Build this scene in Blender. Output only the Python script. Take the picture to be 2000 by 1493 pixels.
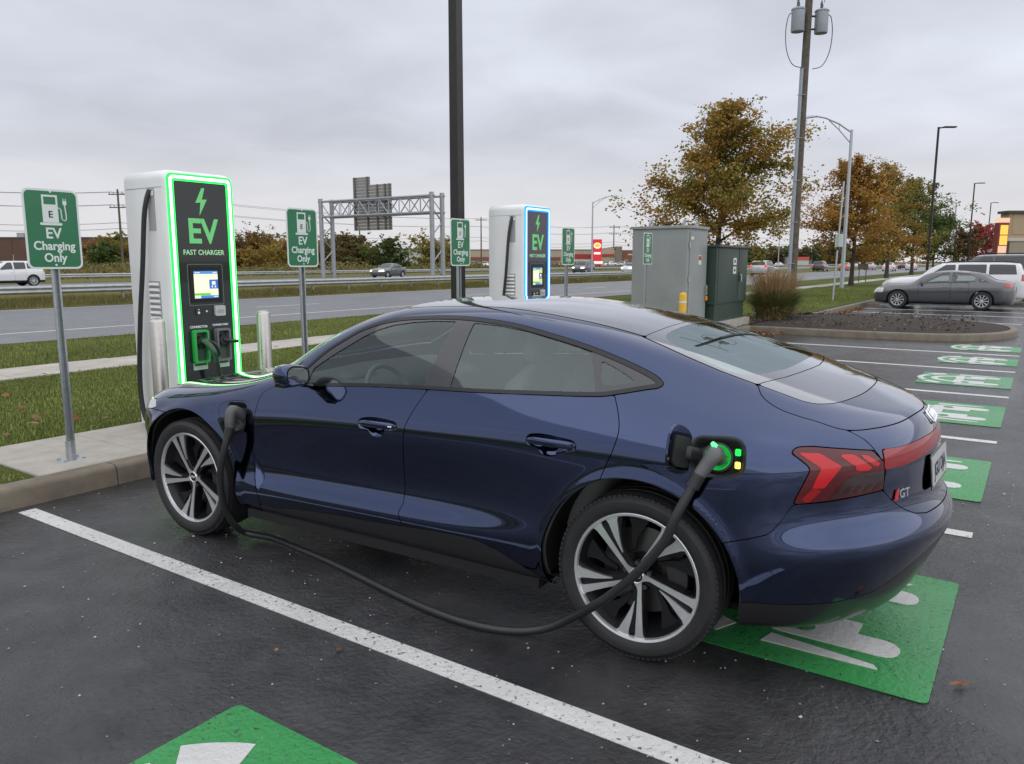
import bpy, math, random
import numpy as np
from mathutils import Vector, Matrix
for o in list(bpy.data.objects): bpy.data.objects.remove(o)
SC=bpy.context.scene; COL=SC.collection
rng=np.random.default_rng(7); random.seed(7)
# ------------------------------------------------------------------ camera
F,CX,CY,HY=1508.,1000.,746.5,511.
TH=math.atan((CY-HY)/F); ANG=math.atan((2040-CX)*math.cos(TH)/F); HC=1.67
fh=np.array([math.cos(ANG),math.sin(ANG),0]); RT=np.array([math.sin(ANG),-math.cos(ANG),0]); UP=np.array([0,0,1.])
FW=fh*math.cos(TH)-UP*math.sin(TH); CU=fh*math.sin(TH)+UP*math.cos(TH)
cam=bpy.data.cameras.new('camera'); co=bpy.data.objects.new('camera',cam); COL.objects.link(co)
cam.sensor_width=36; cam.lens=F/2000*36; cam.clip_end=6000; cam.clip_start=.05
co.matrix_world=Matrix(((RT[0],CU[0],-FW[0],0),(RT[1],CU[1],-FW[1],0),(RT[2],CU[2],-FW[2],HC),(0,0,0,1)))
SC.camera=co
# ------------------------------------------------------------------ sky: closed grey cloud deck
SUN_EL,SUN_AZ=math.radians(66),math.radians(200)
wd=bpy.data.worlds.new('World'); SC.world=wd; wd.use_nodes=True
nt=wd.node_tree; nt.nodes.clear(); N=nt.nodes.new; LK=nt.links.new
out=N('ShaderNodeOutputWorld'); bg=N('ShaderNodeBackground'); LK(bg.outputs[0],out.inputs[0]); bg.inputs[1].default_value=.1
sky=N('ShaderNodeTexSky'); sky.sky_type='NISHITA'; sky.sun_disc=False; sky.sun_elevation=SUN_EL; sky.sun_rotation=SUN_AZ; sky.air_density=1.2; sky.dust_density=3
tc=N('ShaderNodeTexCoord'); sep=N('ShaderNodeSeparateXYZ'); LK(tc.outputs['Generated'],sep.inputs[0])
def mth(op,a,b=None,nodes=nt):
    m=nodes.nodes.new('ShaderNodeMath'); m.operation=op
    for i,v in enumerate((a,b)):
        if v is None: continue
        if isinstance(v,(int,float)): m.inputs[i].default_value=v
        else: nodes.links.new(v,m.inputs[i])
    return m.outputs[0]
zz=mth('MAXIMUM',sep.outputs[2],0.0); den=mth('ADD',zz,.16)
cmb=N('ShaderNodeCombineXYZ'); LK(mth('DIVIDE',sep.outputs[0],den),cmb.inputs[0]); LK(mth('DIVIDE',sep.outputs[1],den),cmb.inputs[1])
n1=N('ShaderNodeTexNoise'); n1.inputs['Scale'].default_value=.55; n1.inputs['Detail'].default_value=5; n1.inputs['Roughness'].default_value=.5; n1.inputs['Distortion'].default_value=.35; LK(cmb.outputs[0],n1.inputs['Vector'])
n2=N('ShaderNodeTexNoise'); n2.inputs['Scale'].default_value=2.1; n2.inputs['Detail'].default_value=5; n2.inputs['Distortion'].default_value=.5; LK(cmb.outputs[0],n2.inputs['Vector'])
cl=mth('ADD',mth('MULTIPLY',n1.outputs[0],.72),mth('MULTIPLY',n2.outputs[0],.28))
rp=N('ShaderNodeValToRGB'); LK(cl,rp.inputs[0])
e=rp.color_ramp.elements; e[0].position=.34; e[0].color=(4.15,4.32,4.85,1); e[1].position=.66; e[1].color=(6.5,6.75,7.6,1)
hz=N('ShaderNodeValToRGB'); LK(zz,hz.inputs[0]); h=hz.color_ramp.elements; h[0].position=0; h[0].color=(.92,)*3+(1,); h[1].position=.2; h[1].color=(0,0,0,1); hz.color_ramp.interpolation='EASE'
mx=N('ShaderNodeMixRGB'); LK(hz.outputs[0],mx.inputs[0]); LK(rp.outputs[0],mx.inputs[1]); mx.inputs[2].default_value=(6.3,6.15,6.3,1)
mz=N('ShaderNodeMixRGB'); mz.inputs[0].default_value=.92; LK(sky.outputs[0],mz.inputs[1]); LK(mx.outputs[0],mz.inputs[2]); LK(mz.outputs[0],bg.inputs[0])
# ------------------------------------------------------------------ diffuse sun behind the cloud
sl=bpy.data.lights.new('sun','SUN'); sl.energy=1.5; sl.angle=math.radians(140); sl.color=(1,.985,.96)
so=bpy.data.objects.new('sun',sl); COL.objects.link(so)
sd=Vector((math.sin(SUN_AZ)*math.cos(SUN_EL),math.cos(SUN_AZ)*math.cos(SUN_EL),math.sin(SUN_EL))); so.rotation_euler=sd.to_track_quat('Z','Y').to_euler()
vs=SC.view_settings; vs.view_transform='Standard'; vs.look='None'; vs.exposure=.38; vs.gamma=1
SC.render.engine='CYCLES'
try: SC.cycles.max_bounces=8; SC.cycles.transparent_max_bounces=24; SC.cycles.sample_clamp_indirect=6
except Exception: pass
# ------------------------------------------------------------------ helpers
def empty(name,loc=(0,0,0),rz=0):
    o=bpy.data.objects.new(name,None); COL.objects.link(o); o.location=loc; o.rotation_euler=(0,0,rz); o.empty_display_size=.1; return o
def tag(o,label,cat,group=None):
    o['label']=label; o['category']=cat
    if group: o['group']=group
    return o
def thing(name,label,cat,loc=(0,0,0),rz=0,group=None): return tag(empty(name,loc,rz),label,cat,group)
def kind(o,k): o['kind']=k; return o
def link(name,me,mat=None,parent=None):
    o=bpy.data.objects.new(name,me); COL.objects.link(o)
    if mat is not None and not me.materials:
        for m in (mat if isinstance(mat,(list,tuple)) else [mat]): me.materials.append(m)
    if parent is not None: o.parent=parent
    return o
def copy_tree(o,parent=None):
    c=o.copy(); COL.objects.link(c); c.parent=parent
    for ch in [k for k in bpy.data.objects if k.parent==o]: copy_tree(ch,c)
    return c
def np_mesh(name,V,Fc,smooth=False,cols=None,mats=None):
    """V (n,3), Fc (m,k)"""
    me=bpy.data.meshes.new(name); V=np.asarray(V,np.float32); Fc=np.asarray(Fc,np.int32); m,k=Fc.shape
    me.vertices.add(len(V)); me.vertices.foreach_set('co',V.ravel()); me.loops.add(m*k); me.loops.foreach_set('vertex_index',Fc.ravel())
    me.polygons.add(m); me.polygons.foreach_set('loop_start',np.arange(0,m*k,k,dtype=np.int32)); me.polygons.foreach_set('loop_total',np.full(m,k,np.int32))
    if mats is not None: me.polygons.foreach_set('material_index',np.asarray(mats,np.int32))
    me.polygons.foreach_set('use_smooth',np.full(m,smooth))
    if cols is not None:
        a=me.color_attributes.new('col','FLOAT_COLOR','POINT'); a.data.foreach_set('color',np.concatenate([cols,np.ones((len(V),1))],1).astype(np.float32).ravel())
    me.update(calc_edges=True); me.validate(); return me
class MB:
    def __init__(s): s.v=[]; s.f=[]; s.m=[]; s.mi=0
    def add(s,V,Fs):
        b=len(s.v); s.v+=[tuple(map(float,p)) for p in V]; s.f+=[tuple(b+i for i in f) for f in Fs]; s.m+=[s.mi]*len(Fs); return s
    def box(s,c,d,rot=None,taper=1.0):
        hx,hy,hz=[k/2 for k in d]; P=[(-hx,-hy,-hz),(hx,-hy,-hz),(hx,hy,-hz),(-hx,hy,-hz),(-hx*taper,-hy*taper,hz),(hx*taper,-hy*taper,hz),(hx*taper,hy*taper,hz),(-hx*taper,hy*taper,hz)]
        M=rot if rot is not None else Matrix.Identity(3); P=[M@Vector(p)+Vector(c) for p in P]
        return s.add(P,[(0,3,2,1),(4,5,6,7),(0,1,5,4),(1,2,6,5),(2,3,7,6),(3,0,4,7)])
    def rbox(s,c,d,r=.02,rot=None,n=3):
        """box with rounded vertical edges and chamfered rims"""
        o=rrect(d[0],d[1],r,n); c2=min(r,d[2]/2,min(d[0],d[1])/2)*.5; i=rrect(d[0]-2*c2,d[1]-2*c2,max(r-c2,.0005),n)
        h=d[2]/2; lay=[(i,-h),(o,-h+c2),(o,h-c2),(i,h)]; V=[];m=len(o); M=rot if rot is not None else Matrix.Identity(3)
        for pl,z in lay: V+=[M@Vector((p[0],p[1],z))+Vector(c) for p in pl]
        Fs=[tuple(range(m-1,-1,-1)),tuple(range(3*m,4*m))]
        for k in range(3):
            for j in range(m): a=k*m+j; b=k*m+(j+1)%m; Fs.append((a,b,b+m,a+m))
        return s.add(V,Fs)
    def cyl(s,a,b,r,r2=None,n=16,cap=True):
        a=Vector(a); b=Vector(b); r2=r if r2 is None else r2; d=(b-a).normalized(); x=d.orthogonal().normalized(); y=d.cross(x)
        V=[a+(x*math.cos(t)+y*math.sin(t))*r for t in [2*math.pi*k/n for k in range(n)]]+[b+(x*math.cos(t)+y*math.sin(t))*r2 for t in [2*math.pi*k/n for k in range(n)]]
        Fs=[(k,(k+1)%n,n+(k+1)%n,n+k) for k in range(n)]
        if cap: Fs+=[tuple(range(n-1,-1,-1)),tuple(range(n,2*n))]
        return s.add(V,Fs)
    def tube(s,pts,r,n=10,cap=True,flat=None):
        """sweep; r scalar, list of scalars or list of (a,b)"""
        P=[Vector(p) for p in pts]; K=len(P); rr=[r]*K if isinstance(r,(int,float)) else list(r)
        T=[(P[min(i+1,K-1)]-P[max(i-1,0)]).normalized() for i in range(K)]
        x=(Vector(flat)-T[0]*T[0].dot(Vector(flat))).normalized() if flat else T[0].orthogonal().normalized(); V=[]
        for i in range(K):
            x=(x-T[i]*x.dot(T[i])).normalized(); y=T[i].cross(x); a,b=(rr[i],rr[i]) if isinstance(rr[i],(int,float)) else rr[i]
            V+=[P[i]+x*(a*math.cos(2*math.pi*k/n))+y*(b*math.sin(2*math.pi*k/n)) for k in range(n)]
        Fs=[(i*n+k,i*n+(k+1)%n,(i+1)*n+(k+1)%n,(i+1)*n+k) for i in range(K-1) for k in range(n)]
        if cap: Fs+=[tuple(range(n-1,-1,-1)),tuple(range((K-1)*n,K*n))]
        return s.add(V,Fs)
    def lathe(s,prof,n=32,axis='z',c=(0,0,0),closed=False):
        V=[];K=len(prof)
        for i in range(n):
            a=2*math.pi*i/n
            for r,h in prof:
                p=(r*math.cos(a),r*math.sin(a),h)
                if axis=='x': p=(h,p[0],p[1])
                elif axis=='y': p=(p[1],h,p[0])
                V.append((p[0]+c[0],p[1]+c[1],p[2]+c[2]))
        kk=K if closed else K-1
        return s.add(V,[(i*K+k,((i+1)%n)*K+k,((i+1)%n)*K+(k+1)%K,i*K+(k+1)%K) for i in range(n) for k in range(kk)])
    def prism(s,poly,h0,h1,fr=None,hole=None):
        """polygon (2d list, ccw) extruded h0..h1; fr=(origin,u,v,w)"""
        O,U,Vv,W=fr if fr else (Vector((0,0,0)),Vector((1,0,0)),Vector((0,1,0)),Vector((0,0,1)))
        n=len(poly); P=lambda p,h:O+U*p[0]+Vv*p[1]+W*h
        if hole is None:
            return s.add([P(p,h0) for p in poly]+[P(p,h1) for p in poly],[tuple(range(n-1,-1,-1)),tuple(range(n,2*n))]+[(k,(k+1)%n,n+(k+1)%n,n+k) for k in range(n)])
        q=hole; V=[P(p,h0) for p in poly]+[P(p,h1) for p in poly]+[P(p,h0) for p in q]+[P(p,h1) for p in q]; Fs=[]
        for k in range(n):
            j=(k+1)%n; Fs+=[(k,j,n+j,n+k),(2*n+j,2*n+k,3*n+k,3*n+j),(n+k,n+j,3*n+j,3*n+k),(j,k,2*n+k,2*n+j)]
        return s.add(V,Fs)
    def quad(s,a,b,c,d): return s.add([a,b,c,d],[(0,1,2,3)])
    def mesh(s,name,smooth=None):
        me=bpy.data.meshes.new(name); me.from_pydata(s.v,[],s.f)
        if any(s.m): me.polygons.foreach_set('material_index',s.m)
        if smooth is not None:
            me.polygons.foreach_set('use_smooth',[True]*len(s.f)); me.set_sharp_from_angle(angle=math.radians(smooth))
        me.update(); return me
    def build(s,name,mat,parent=None,smooth=35): return link(name,s.mesh(name,smooth),mat,parent)
def rrect(w,h,r,n=4,c=(0,0)):
    P=[]
    for sx,sy,a in ((1,1,0),(-1,1,90),(-1,-1,180),(1,-1,270)):
        for k in range(n+1):
            t=math.radians(a+90*k/n); P.append((c[0]+sx*(w/2-r)+r*math.cos(t),c[1]+sy*(h/2-r)+r*math.sin(t)))
    return P
def frame(o,u,v): u=Vector(u).normalized(); v=Vector(v).normalized(); return (Vector(o),u,v,u.cross(v))
def text(s,size,fr,mat,parent,name='lettering',extr=.002,off=0.0,w=1.0,align='CENTER',sp=1.0):
    cu=bpy.data.curves.new('txt','FONT'); cu.body=s; cu.size=size; cu.extrude=extr; cu.offset=off; cu.align_x=align; cu.align_y='CENTER'; cu.space_character=sp; cu.resolution_u=3
    t=bpy.data.objects.new('txt',cu); COL.objects.link(t); bpy.context.view_layer.update()
    me=bpy.data.meshes.new_from_object(t.evaluated_get(bpy.context.evaluated_depsgraph_get())); bpy.data.objects.remove(t); bpy.data.curves.remove(cu)
    O,U,V,W=fr; me.transform(Matrix(((U.x*w,V.x,W.x,O.x),(U.y*w,V.y,W.y,O.y),(U.z*w,V.z,W.z,O.z),(0,0,0,1)))); me.name=name
    me.materials.clear(); return link(name,me,mat,parent)
# ---------------------------------------------------------------- materials
MATS={}
def mat(name,color=(.5,.5,.5),rough=.5,metal=0,coat=0,spec=.5,emit=None,es=1,var=0,vscale=20,bump=0,bscale=200,alpha=None,rvar=0,bdist=.002):
    if name in MATS: return MATS[name]
    m=bpy.data.materials.new(name); m.use_nodes=True; t=m.node_tree; b=t.nodes['Principled BSDF']; MATS[name]=m
    b.inputs['Base Color'].default_value=(*color,1); b.inputs['Roughness'].default_value=rough; b.inputs['Metallic'].default_value=metal
    b.inputs['Coat Weight'].default_value=coat; b.inputs['Coat Roughness'].default_value=.03; b.inputs['Specular IOR Level'].default_value=spec
    if emit: b.inputs['Emission Color'].default_value=(*emit,1); b.inputs['Emission Strength'].default_value=es
    g=None
    if var or rvar or bump:
        g=t.nodes.new('ShaderNodeNewGeometry')
    if var or rvar:
        n=t.nodes.new('ShaderNodeTexNoise'); n.inputs['Scale'].default_value=vscale; n.inputs['Detail'].default_value=6; n.inputs['Roughness'].default_value=.65; t.links.new(g.outputs['Position'],n.inputs['Vector'])
    if var:
        r=t.nodes.new('ShaderNodeValToRGB'); t.links.new(n.outputs[0],r.inputs[0]); E=r.color_ramp.elements; E[0].position=.3; E[1].position=.7
        E[0].color=(*[c*(1-var) for c in color],1); E[1].color=(*[min(1,c*(1+var)) for c in color],1); t.links.new(r.outputs[0],b.inputs['Base Color'])
    if rvar: t.links.new(mth('ADD',mth('MULTIPLY',n.outputs[0],rvar*2,t),rough-rvar,t),b.inputs['Roughness'])
    if bump:
        n2=t.nodes.new('ShaderNodeTexNoise'); n2.inputs['Scale'].default_value=bscale; n2.inputs['Detail'].default_value=4; t.links.new(g.outputs['Position'],n2.inputs['Vector'])
        bp=t.nodes.new('ShaderNodeBump'); bp.inputs['Strength'].default_value=bump; bp.inputs['Distance'].default_value=bdist; t.links.new(n2.outputs[0],bp.inputs['Height']); t.links.new(bp.outputs[0],b.inputs['Normal'])
    return m
def glass(name,tint=(.5,.6,.6),refl=1.0,rough=0.0,fres=1.52):
    if name in MATS: return MATS[name]
    m=bpy.data.materials.new(name); m.use_nodes=True; t=m.node_tree; t.nodes.clear(); MATS[name]=m
    o=t.nodes.new('ShaderNodeOutputMaterial'); mix=t.nodes.new('ShaderNodeMixShader'); tr=t.nodes.new('ShaderNodeBsdfTransparent'); gl=t.nodes.new('ShaderNodeBsdfGlossy'); fr=t.nodes.new('ShaderNodeFresnel')
    tr.inputs[0].default_value=(*tint,1); gl.inputs['Roughness'].default_value=rough; gl.inputs[0].default_value=(*(refl if isinstance(refl,tuple) else (refl,)*3),1); fr.inputs[0].default_value=fres
    t.links.new(fr.outputs[0],mix.inputs[0]); t.links.new(tr.outputs[0],mix.inputs[1]); t.links.new(gl.outputs[0],mix.inputs[2]); t.links.new(mix.outputs[0],o.inputs[0]); return m
def emit_mat(name,c,s):
    if name in MATS: return MATS[name]
    m=bpy.data.materials.new(name); m.use_nodes=True; t=m.node_tree; t.nodes.clear(); MATS[name]=m
    o=t.nodes.new('ShaderNodeOutputMaterial'); e=t.nodes.new('ShaderNodeEmission'); e.inputs[0].default_value=(*c,1); e.inputs[1].default_value=s; t.links.new(e.outputs[0],o.inputs[0]); return m
def leaf_mat(name,rough=.6,trans=.35):
    if name in MATS: return MATS[name]
    m=bpy.data.materials.new(name); m.use_nodes=True; t=m.node_tree; b=t.nodes['Principled BSDF']; MATS[name]=m
    a=t.nodes.new('ShaderNodeVertexColor'); a.layer_name='col'; t.links.new(a.outputs[0],b.inputs['Base Color']); b.inputs['Roughness'].default_value=rough; b.inputs['Specular IOR Level'].default_value=.25
    o=t.nodes['Material Output']; tl=t.nodes.new('ShaderNodeBsdfTranslucent'); t.links.new(a.outputs[0],tl.inputs[0]); mx=t.nodes.new('ShaderNodeMixShader'); mx.inputs[0].default_value=trans
    t.links.new(b.outputs[0],mx.inputs[1]); t.links.new(tl.outputs[0],mx.inputs[2]); t.links.new(mx.outputs[0],o.inputs[0]); return m
STEEL=mat('galvanised steel',(.42,.45,.46),.42,.75,var=.15,vscale=25,rvar=.1)
BLACKP=mat('black plastic',(.018,.018,.02),.45)
BLACKM=mat('matt black',(.008,.008,.009),.8)
GLOSSB=mat('gloss black',(.012,.012,.014),.08,coat=.5)
WHITEP=mat('white powder coat',(.78,.79,.78),.32,coat=.2,var=.04,vscale=3)
RUBBER=mat('cable rubber',(.022,.023,.025),.38,bump=.15,bscale=60)
CHROME=mat('chrome',(.8,.8,.82),.12,1)
CONC=mat('concrete',(.36,.335,.29),.75,var=.18,vscale=5,bump=.35,bscale=90,rvar=.15,bdist=.004)
KERBM=mat('kerb concrete',(.165,.138,.102),.7,var=.3,vscale=4,bump=.4,bscale=70,rvar=.15,bdist=.005)
# ------------------------------------------------------------------ ground surfaces
def nodes_of(name):
    m=bpy.data.materials.new(name); m.use_nodes=True; MATS[name]=m; t=m.node_tree; return m,t,t.nodes['Principled BSDF']
def noise(t,vec,scale,detail=5,rough=.6,dist=0):
    n=t.nodes.new('ShaderNodeTexNoise'); n.inputs['Scale'].default_value=scale; n.inputs['Detail'].default_value=detail; n.inputs['Roughness'].default_value=rough; n.inputs['Distortion'].default_value=dist
    if vec is not None: t.links.new(vec,n.inputs['Vector'])
    return n.outputs[0]
def ramp(t,fac,stops,interp='LINEAR'):
    r=t.nodes.new('ShaderNodeValToRGB'); r.color_ramp.interpolation=interp; t.links.new(fac,r.inputs[0]); E=r.color_ramp.elements
    while len(E)<len(stops): E.new(.5)
    for e_,(p,c) in zip(E,stops): e_.position=p; e_.color=(*(c if isinstance(c,tuple) else (c,)*3),1)
    return r.outputs[0]
def mixc(t,f,a,b,mode='MIX'):
    m=t.nodes.new('ShaderNodeMixRGB'); m.blend_type=mode
    for i,v in zip((0,1,2),(f,a,b)):
        if isinstance(v,(int,float)): m.inputs[i].default_value=v if i==0 else (v,v,v,1)
        elif isinstance(v,tuple): m.inputs[i].default_value=(*v,1)
        else: t.links.new(v,m.inputs[i])
    return m.outputs[0]
def asphalt(name,dark,light,wet,paint=None,worn=.0,bumpk=1.0):
    m,t,b=nodes_of(name); g=t.nodes.new('ShaderNodeNewGeometry').outputs['Position']
    big=noise(t,g,.45,4,.55,.6); mid=noise(t,g,3.2,5,.6); fine=noise(t,g,95,4,.7); vf=noise(t,g,330,2,.7)
    wetm=ramp(t,big,[(.38,0.),(.62,1.)],'EASE'); base=ramp(t,mid,[(.3,dark),(.72,light)]); base=mixc(t,wetm,mixc(t,1.,base,1.35,'MULTIPLY'),base)
    vo=t.nodes.new('ShaderNodeTexVoronoi'); vo.inputs['Scale'].default_value=120; t.links.new(g,vo.inputs['Vector'])
    speck=ramp(t,vo.outputs['Distance'],[(.06,.5),(.16,0.)])
    rs=t.nodes.new('ShaderNodeTexWhiteNoise'); t.links.new(vo.outputs['Color'],rs.inputs['Vector']); pick=ramp(t,rs.outputs['Value'],[(.955,0.),(.965,1.)])
    base=mixc(t,mixc(t,1.,speck,pick,'MULTIPLY'),base,(.42,.41,.38))
    if paint:
        pn=noise(t,g,38,5,.75); pcol=mixc(t,ramp(t,mid,[(.3,0.),(.8,1.)]),tuple(c*.82 for c in paint),paint)
        lose=ramp(t,pn,[(worn,1.),(worn+.05,0.)]); base=mixc(t,lose,pcol,base)
    t.links.new(base,b.inputs['Base Color'])
    wetm=ramp(t,big,[(.38,0.),(.62,1.)],'EASE')
    rough=mixc(t,wetm,wet[1],wet[0]); rough=mixc(t,.5,rough,mixc(t,1.,rough,ramp(t,fine,[(.2,.5),(.9,1.)]),'MULTIPLY'))
    t.links.new(rough,b.inputs['Roughness'])
    co_=noise(t,g,34,3,.55,.4); lump=noise(t,g,9,3,.5)
    hgt=mth('ADD',mth('ADD',mth('MULTIPLY',fine,.35,t),mth('MULTIPLY',vf,.12,t),t),mth('ADD',mth('MULTIPLY',co_,.9,t),mth('MULTIPLY',lump,.8,t),t),t)
    bp=t.nodes.new('ShaderNodeBump'); bp.inputs['Distance'].default_value=.016*bumpk; t.links.new(mth('ADD',mth('MULTIPLY',wetm,-.62,t),.95,t),bp.inputs['Strength']); t.links.new(hgt,bp.inputs['Height']); t.links.new(bp.outputs[0],b.inputs['Normal'])
    b.inputs['Specular IOR Level'].default_value=.5
    return m
ASPH=asphalt('wet asphalt',(.016,.016,.017),(.044,.044,.046),(.07,.36))
ROADM=asphalt('highway asphalt',(.085,.085,.090),(.125,.125,.13),(.42,.6),bumpk=.25)
LINEW=asphalt('white line paint',(.02,.02,.02),(.035,.035,.035),(.35,.5),(.70,.70,.67),.37)
GREENP=asphalt('green stall paint',(.02,.02,.02),(.035,.035,.035),(.24,.42),(.035,.30,.075),.36)
def grass_mat(name,c):
    m,t,b=nodes_of(name); g=t.nodes.new('ShaderNodeNewGeometry').outputs['Position']
    a=noise(t,g,.7,5,.6); f=noise(t,g,30,5,.7); mp=t.nodes.new('ShaderNodeMapping'); mp.inputs['Scale'].default_value=(3,14,3); t.links.new(g,mp.inputs[0]); st=noise(t,mp.outputs[0],2.2,4,.65)
    col=ramp(t,mixc(t,.5,f,mixc(t,.5,a,st)),[(.3,tuple(k*.55 for k in c)),(.5,c),(.72,(c[0]*1.7,c[1]*1.35,c[2]*1.3))])
    t.links.new(col,b.inputs['Base Color']); b.inputs['Roughness'].default_value=.9; b.inputs['Specular IOR Level'].default_value=.15
    bp=t.nodes.new('ShaderNodeBump'); bp.inputs['Strength'].default_value=.9; bp.inputs['Distance'].default_value=.05; t.links.new(f,bp.inputs['Height']); t.links.new(bp.outputs[0],b.inputs['Normal']); return m
GRASS=grass_mat('lawn',(.085,.115,.024)); GRASSY=grass_mat('dry verge grass',(.14,.132,.038)); FIELD=grass_mat('far field',(.075,.08,.035))
MULCH=mat('bark mulch',(.036,.026,.021),.9,var=.6,vscale=30,bump=1,bscale=45,bdist=.03)
def sheet(name,x0,x1,y0,y1,z,m,nx=1,ny=1,zf=None):
    X=np.linspace(x0,x1,nx+1); Y=np.linspace(y0,y1,ny+1); gx,gy=np.meshgrid(X,Y,indexing='ij'); gz=np.full_like(gx,z) if zf is None else zf(gx,gy)
    V=np.stack([gx,gy,gz],-1).reshape(-1,3); idx=np.arange((nx+1)*(ny+1)).reshape(nx+1,ny+1)
    Fc=np.stack([idx[:-1,:-1],idx[1:,:-1],idx[1:,1:],idx[:-1,1:]],-1).reshape(-1,4)
    return kind(link(name,np_mesh(name,V,Fc,True),m),'structure')
sheet('ground',-3000,3000,-3000,3000,-.25,FIELD)
sheet('parking_lot',-40,130,-45,5.70,0,ASPH)
sheet('highway',-90,900,17.2,29.4,0.02,ROADM)
sheet('far_highway',-90,900,45,61.5,0.02,ROADM)
KY=5.65
def lawn_z(x,y):
    t=np.clip((y-12.1)/(17.3-12.1),0,1); return .135-.135*t*t*(3-2*t)+.02+.008*np.sin(x*.9)*np.cos(y*.7)
sheet('lawn',-60,900,5.78,17.22,.13,GRASS,240,24,lambda x,y:np.where(y<5.9,.135,lawn_z(x,y)-.012))
sheet('median_grass',-90,900,29.4,45.02,0,GRASSY,120,14,lambda x,y:.03+.10*np.sin((y-29.4)/15.6*np.pi))
sheet('far_verge_grass',-90,900,61.5,130,0,GRASSY,90,10,lambda x,y:.03+np.maximum(0,y-61.5)*.004)
# kerb along the stalls, in cast lengths with joints
def kerb_piece(path,name='kerb_stone',parent=None,h=.15,w=.16,inner=1):
    """path of 2d points; kerb face on the right of travel"""
    mb=MB(); n=len(path); P=[Vector((*p,0)) for p in path]; rings=[]
    prof=[(0,-.05),(.012,h-.035),(.022,h-.012),(.045,h),(w,h),(w,-.05)]
    for i in range(n):
        d=(P[min(i+1,n-1)]-P[max(i-1,0)]).normalized(); nn=Vector((-d.y,d.x,0))*inner
        rings.append([P[i]+nn*a+Vector((0,0,b)) for a,b in prof])
    V=[p for r in rings for p in r]; k=len(prof); Fs=[(i*k+j,(i+1)*k+j,(i+1)*k+j+1,i*k+j+1) for i in range(n-1) for j in range(k-1)]
    Fs+=[tuple(range(k)),tuple(range((n-1)*k+k-1,(n-1)*k-1,-1))]
    mb.add(V,Fs); return mb.build(name,KERBM,parent,40)
kerb=kind(empty('kerb'),'structure')
xx=-12.0
while xx<18.5:
    x2=min(xx+3.0,18.56); kerb_piece([(xx+.004,KY),((xx+x2)/2,KY),(x2-.004,KY)],parent=kerb); xx=x2
isl=[(18.40,5.66),(18.36,4.4),(18.36,3.2),(18.45,2.2),(18.72,1.45),(19.25,.85),(20.1,.45),(21.1,.35),(22.1,.55),(23.0,1.1),(23.6,1.9),(23.95,3.0),(24.1,4.3),(24.15,5.5)]
def dense(P,k=6):
    P=np.array(P); out=[]
    for i in range(len(P)-1):
        p0=P[max(i-1,0)];p1=P[i];p2=P[i+1];p3=P[min(i+2,len(P)-1)]
        for u in np.arange(k)/k: out.append(tuple(.5*((2*p1)+(p2-p0)*u+(2*p0-5*p1+4*p2-p3)*u*u+(3*p1-p0-3*p2+p3)*u**3)))
    out.append(tuple(P[-1])); return out
idn=dense(isl,6)
ik=kind(empty('island_kerb'),'structure')
for a in range(0,len(idn)-1,13): kerb_piece(idn[a:a+14],parent=ik,inner=1)
mb=MB(); cxy=np.array([21.2,3.2])
rings=[[(cxy[0]+(p[0]-cxy[0])*f,cxy[1]+(p[1]-cxy[1])*f,z) for p in idn+[(21.2,7.0)]] for f,z in ((.97,.115),(.9,.15),(.75,.2),(.5,.235),(.2,.25))]
k=len(rings[0]); mb.add([p for r in rings for p in r],[(i*k+j,i*k+(j+1)%k,(i+1)*k+(j+1)%k,(i+1)*k+j) for i in range(4) for j in range(k)]+[tuple(range(4*k,5*k))])
kind(mb.build('mulch_bed',MULCH,None,80),'structure')
sheet('mulch_border',15.2,24.6,5.82,6.9,.165,MULCH,60,8,lambda x,y:.165+.012*np.sin(x*5)*np.cos(y*7))
ek=kind(empty('east_kerb'),'structure'); xx=24.15
while xx<60: kerb_piece([(xx+.004,5.5),(xx+3,5.5),(xx+5.996,5.5)],parent=ek,inner=1); xx+=6
# concrete pads and sidewalk slabs (joints are real gaps)
pad=kind(empty('charger_pad'),'structure')
for x0,x1 in ((2.52,3.33),(3.338,5.15),(8.35,9.55),(9.558,10.75)):
    MB().rbox(((x0+x1)/2,6.40,.06),(x1-x0,1.18,.20),.015).build('slab',CONC,pad)
swk=kind(empty('sidewalk'),'structure'); SLABM=mat('sidewalk concrete',(.40,.37,.325),.8,var=.2,vscale=2.5,bump=.3,bscale=80,bdist=.004)
base_slab=None
for i in range(70):
    x0=-8+i*1.8
    if base_slab is None: base_slab=MB().rbox((0,0,0),(1.79,1.1,.2),.012).mesh('slab',40)
    o=link('slab',base_slab,SLABM,swk); o.location=(x0+.9,11.55,.062+.004*math.sin(i*2.1))
sheet('far_sidewalk',118,700,11.0,12.1,.165,SLABM)
# markings
def marking(name,pts,z,m,parent): 
    mb=MB(); mb.prism([(p[0],p[1]) for p in pts],z-.003,z); return mb.build(name,m,parent,None)
mk=kind(empty('stall_lines'),'structure'); LX=[2.31,5.36,8.34,11.25,13.91,16.35,24.75,27.9,30.25,33.2,36.0,38.8,41.6,-.70,-3.7]
for i,x in enumerate(LX):
    y0,y1=(.22,5.55) if x<20 else (.35,5.2); marking('stall_line',[(x-.055,y0),(x+.055,y0),(x+.055,y1),(x-.055,y1)],.004,LINEW,mk)
rl=kind(empty('road_lines'),'structure')
marking('edge_line',[(-60,19.5),(700,19.5),(700,19.63),(-60,19.63)],.026,LINEW,rl); 
YELP=asphalt('yellowish edge paint',(.1,.1,.1),(.12,.12,.12),(.5,.6),(.62,.58,.44),.3)
marking('edge_line',[(-60,28.7),(700,28.7),(700,28.82),(-60,28.82)],.026,YELP,rl)
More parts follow.
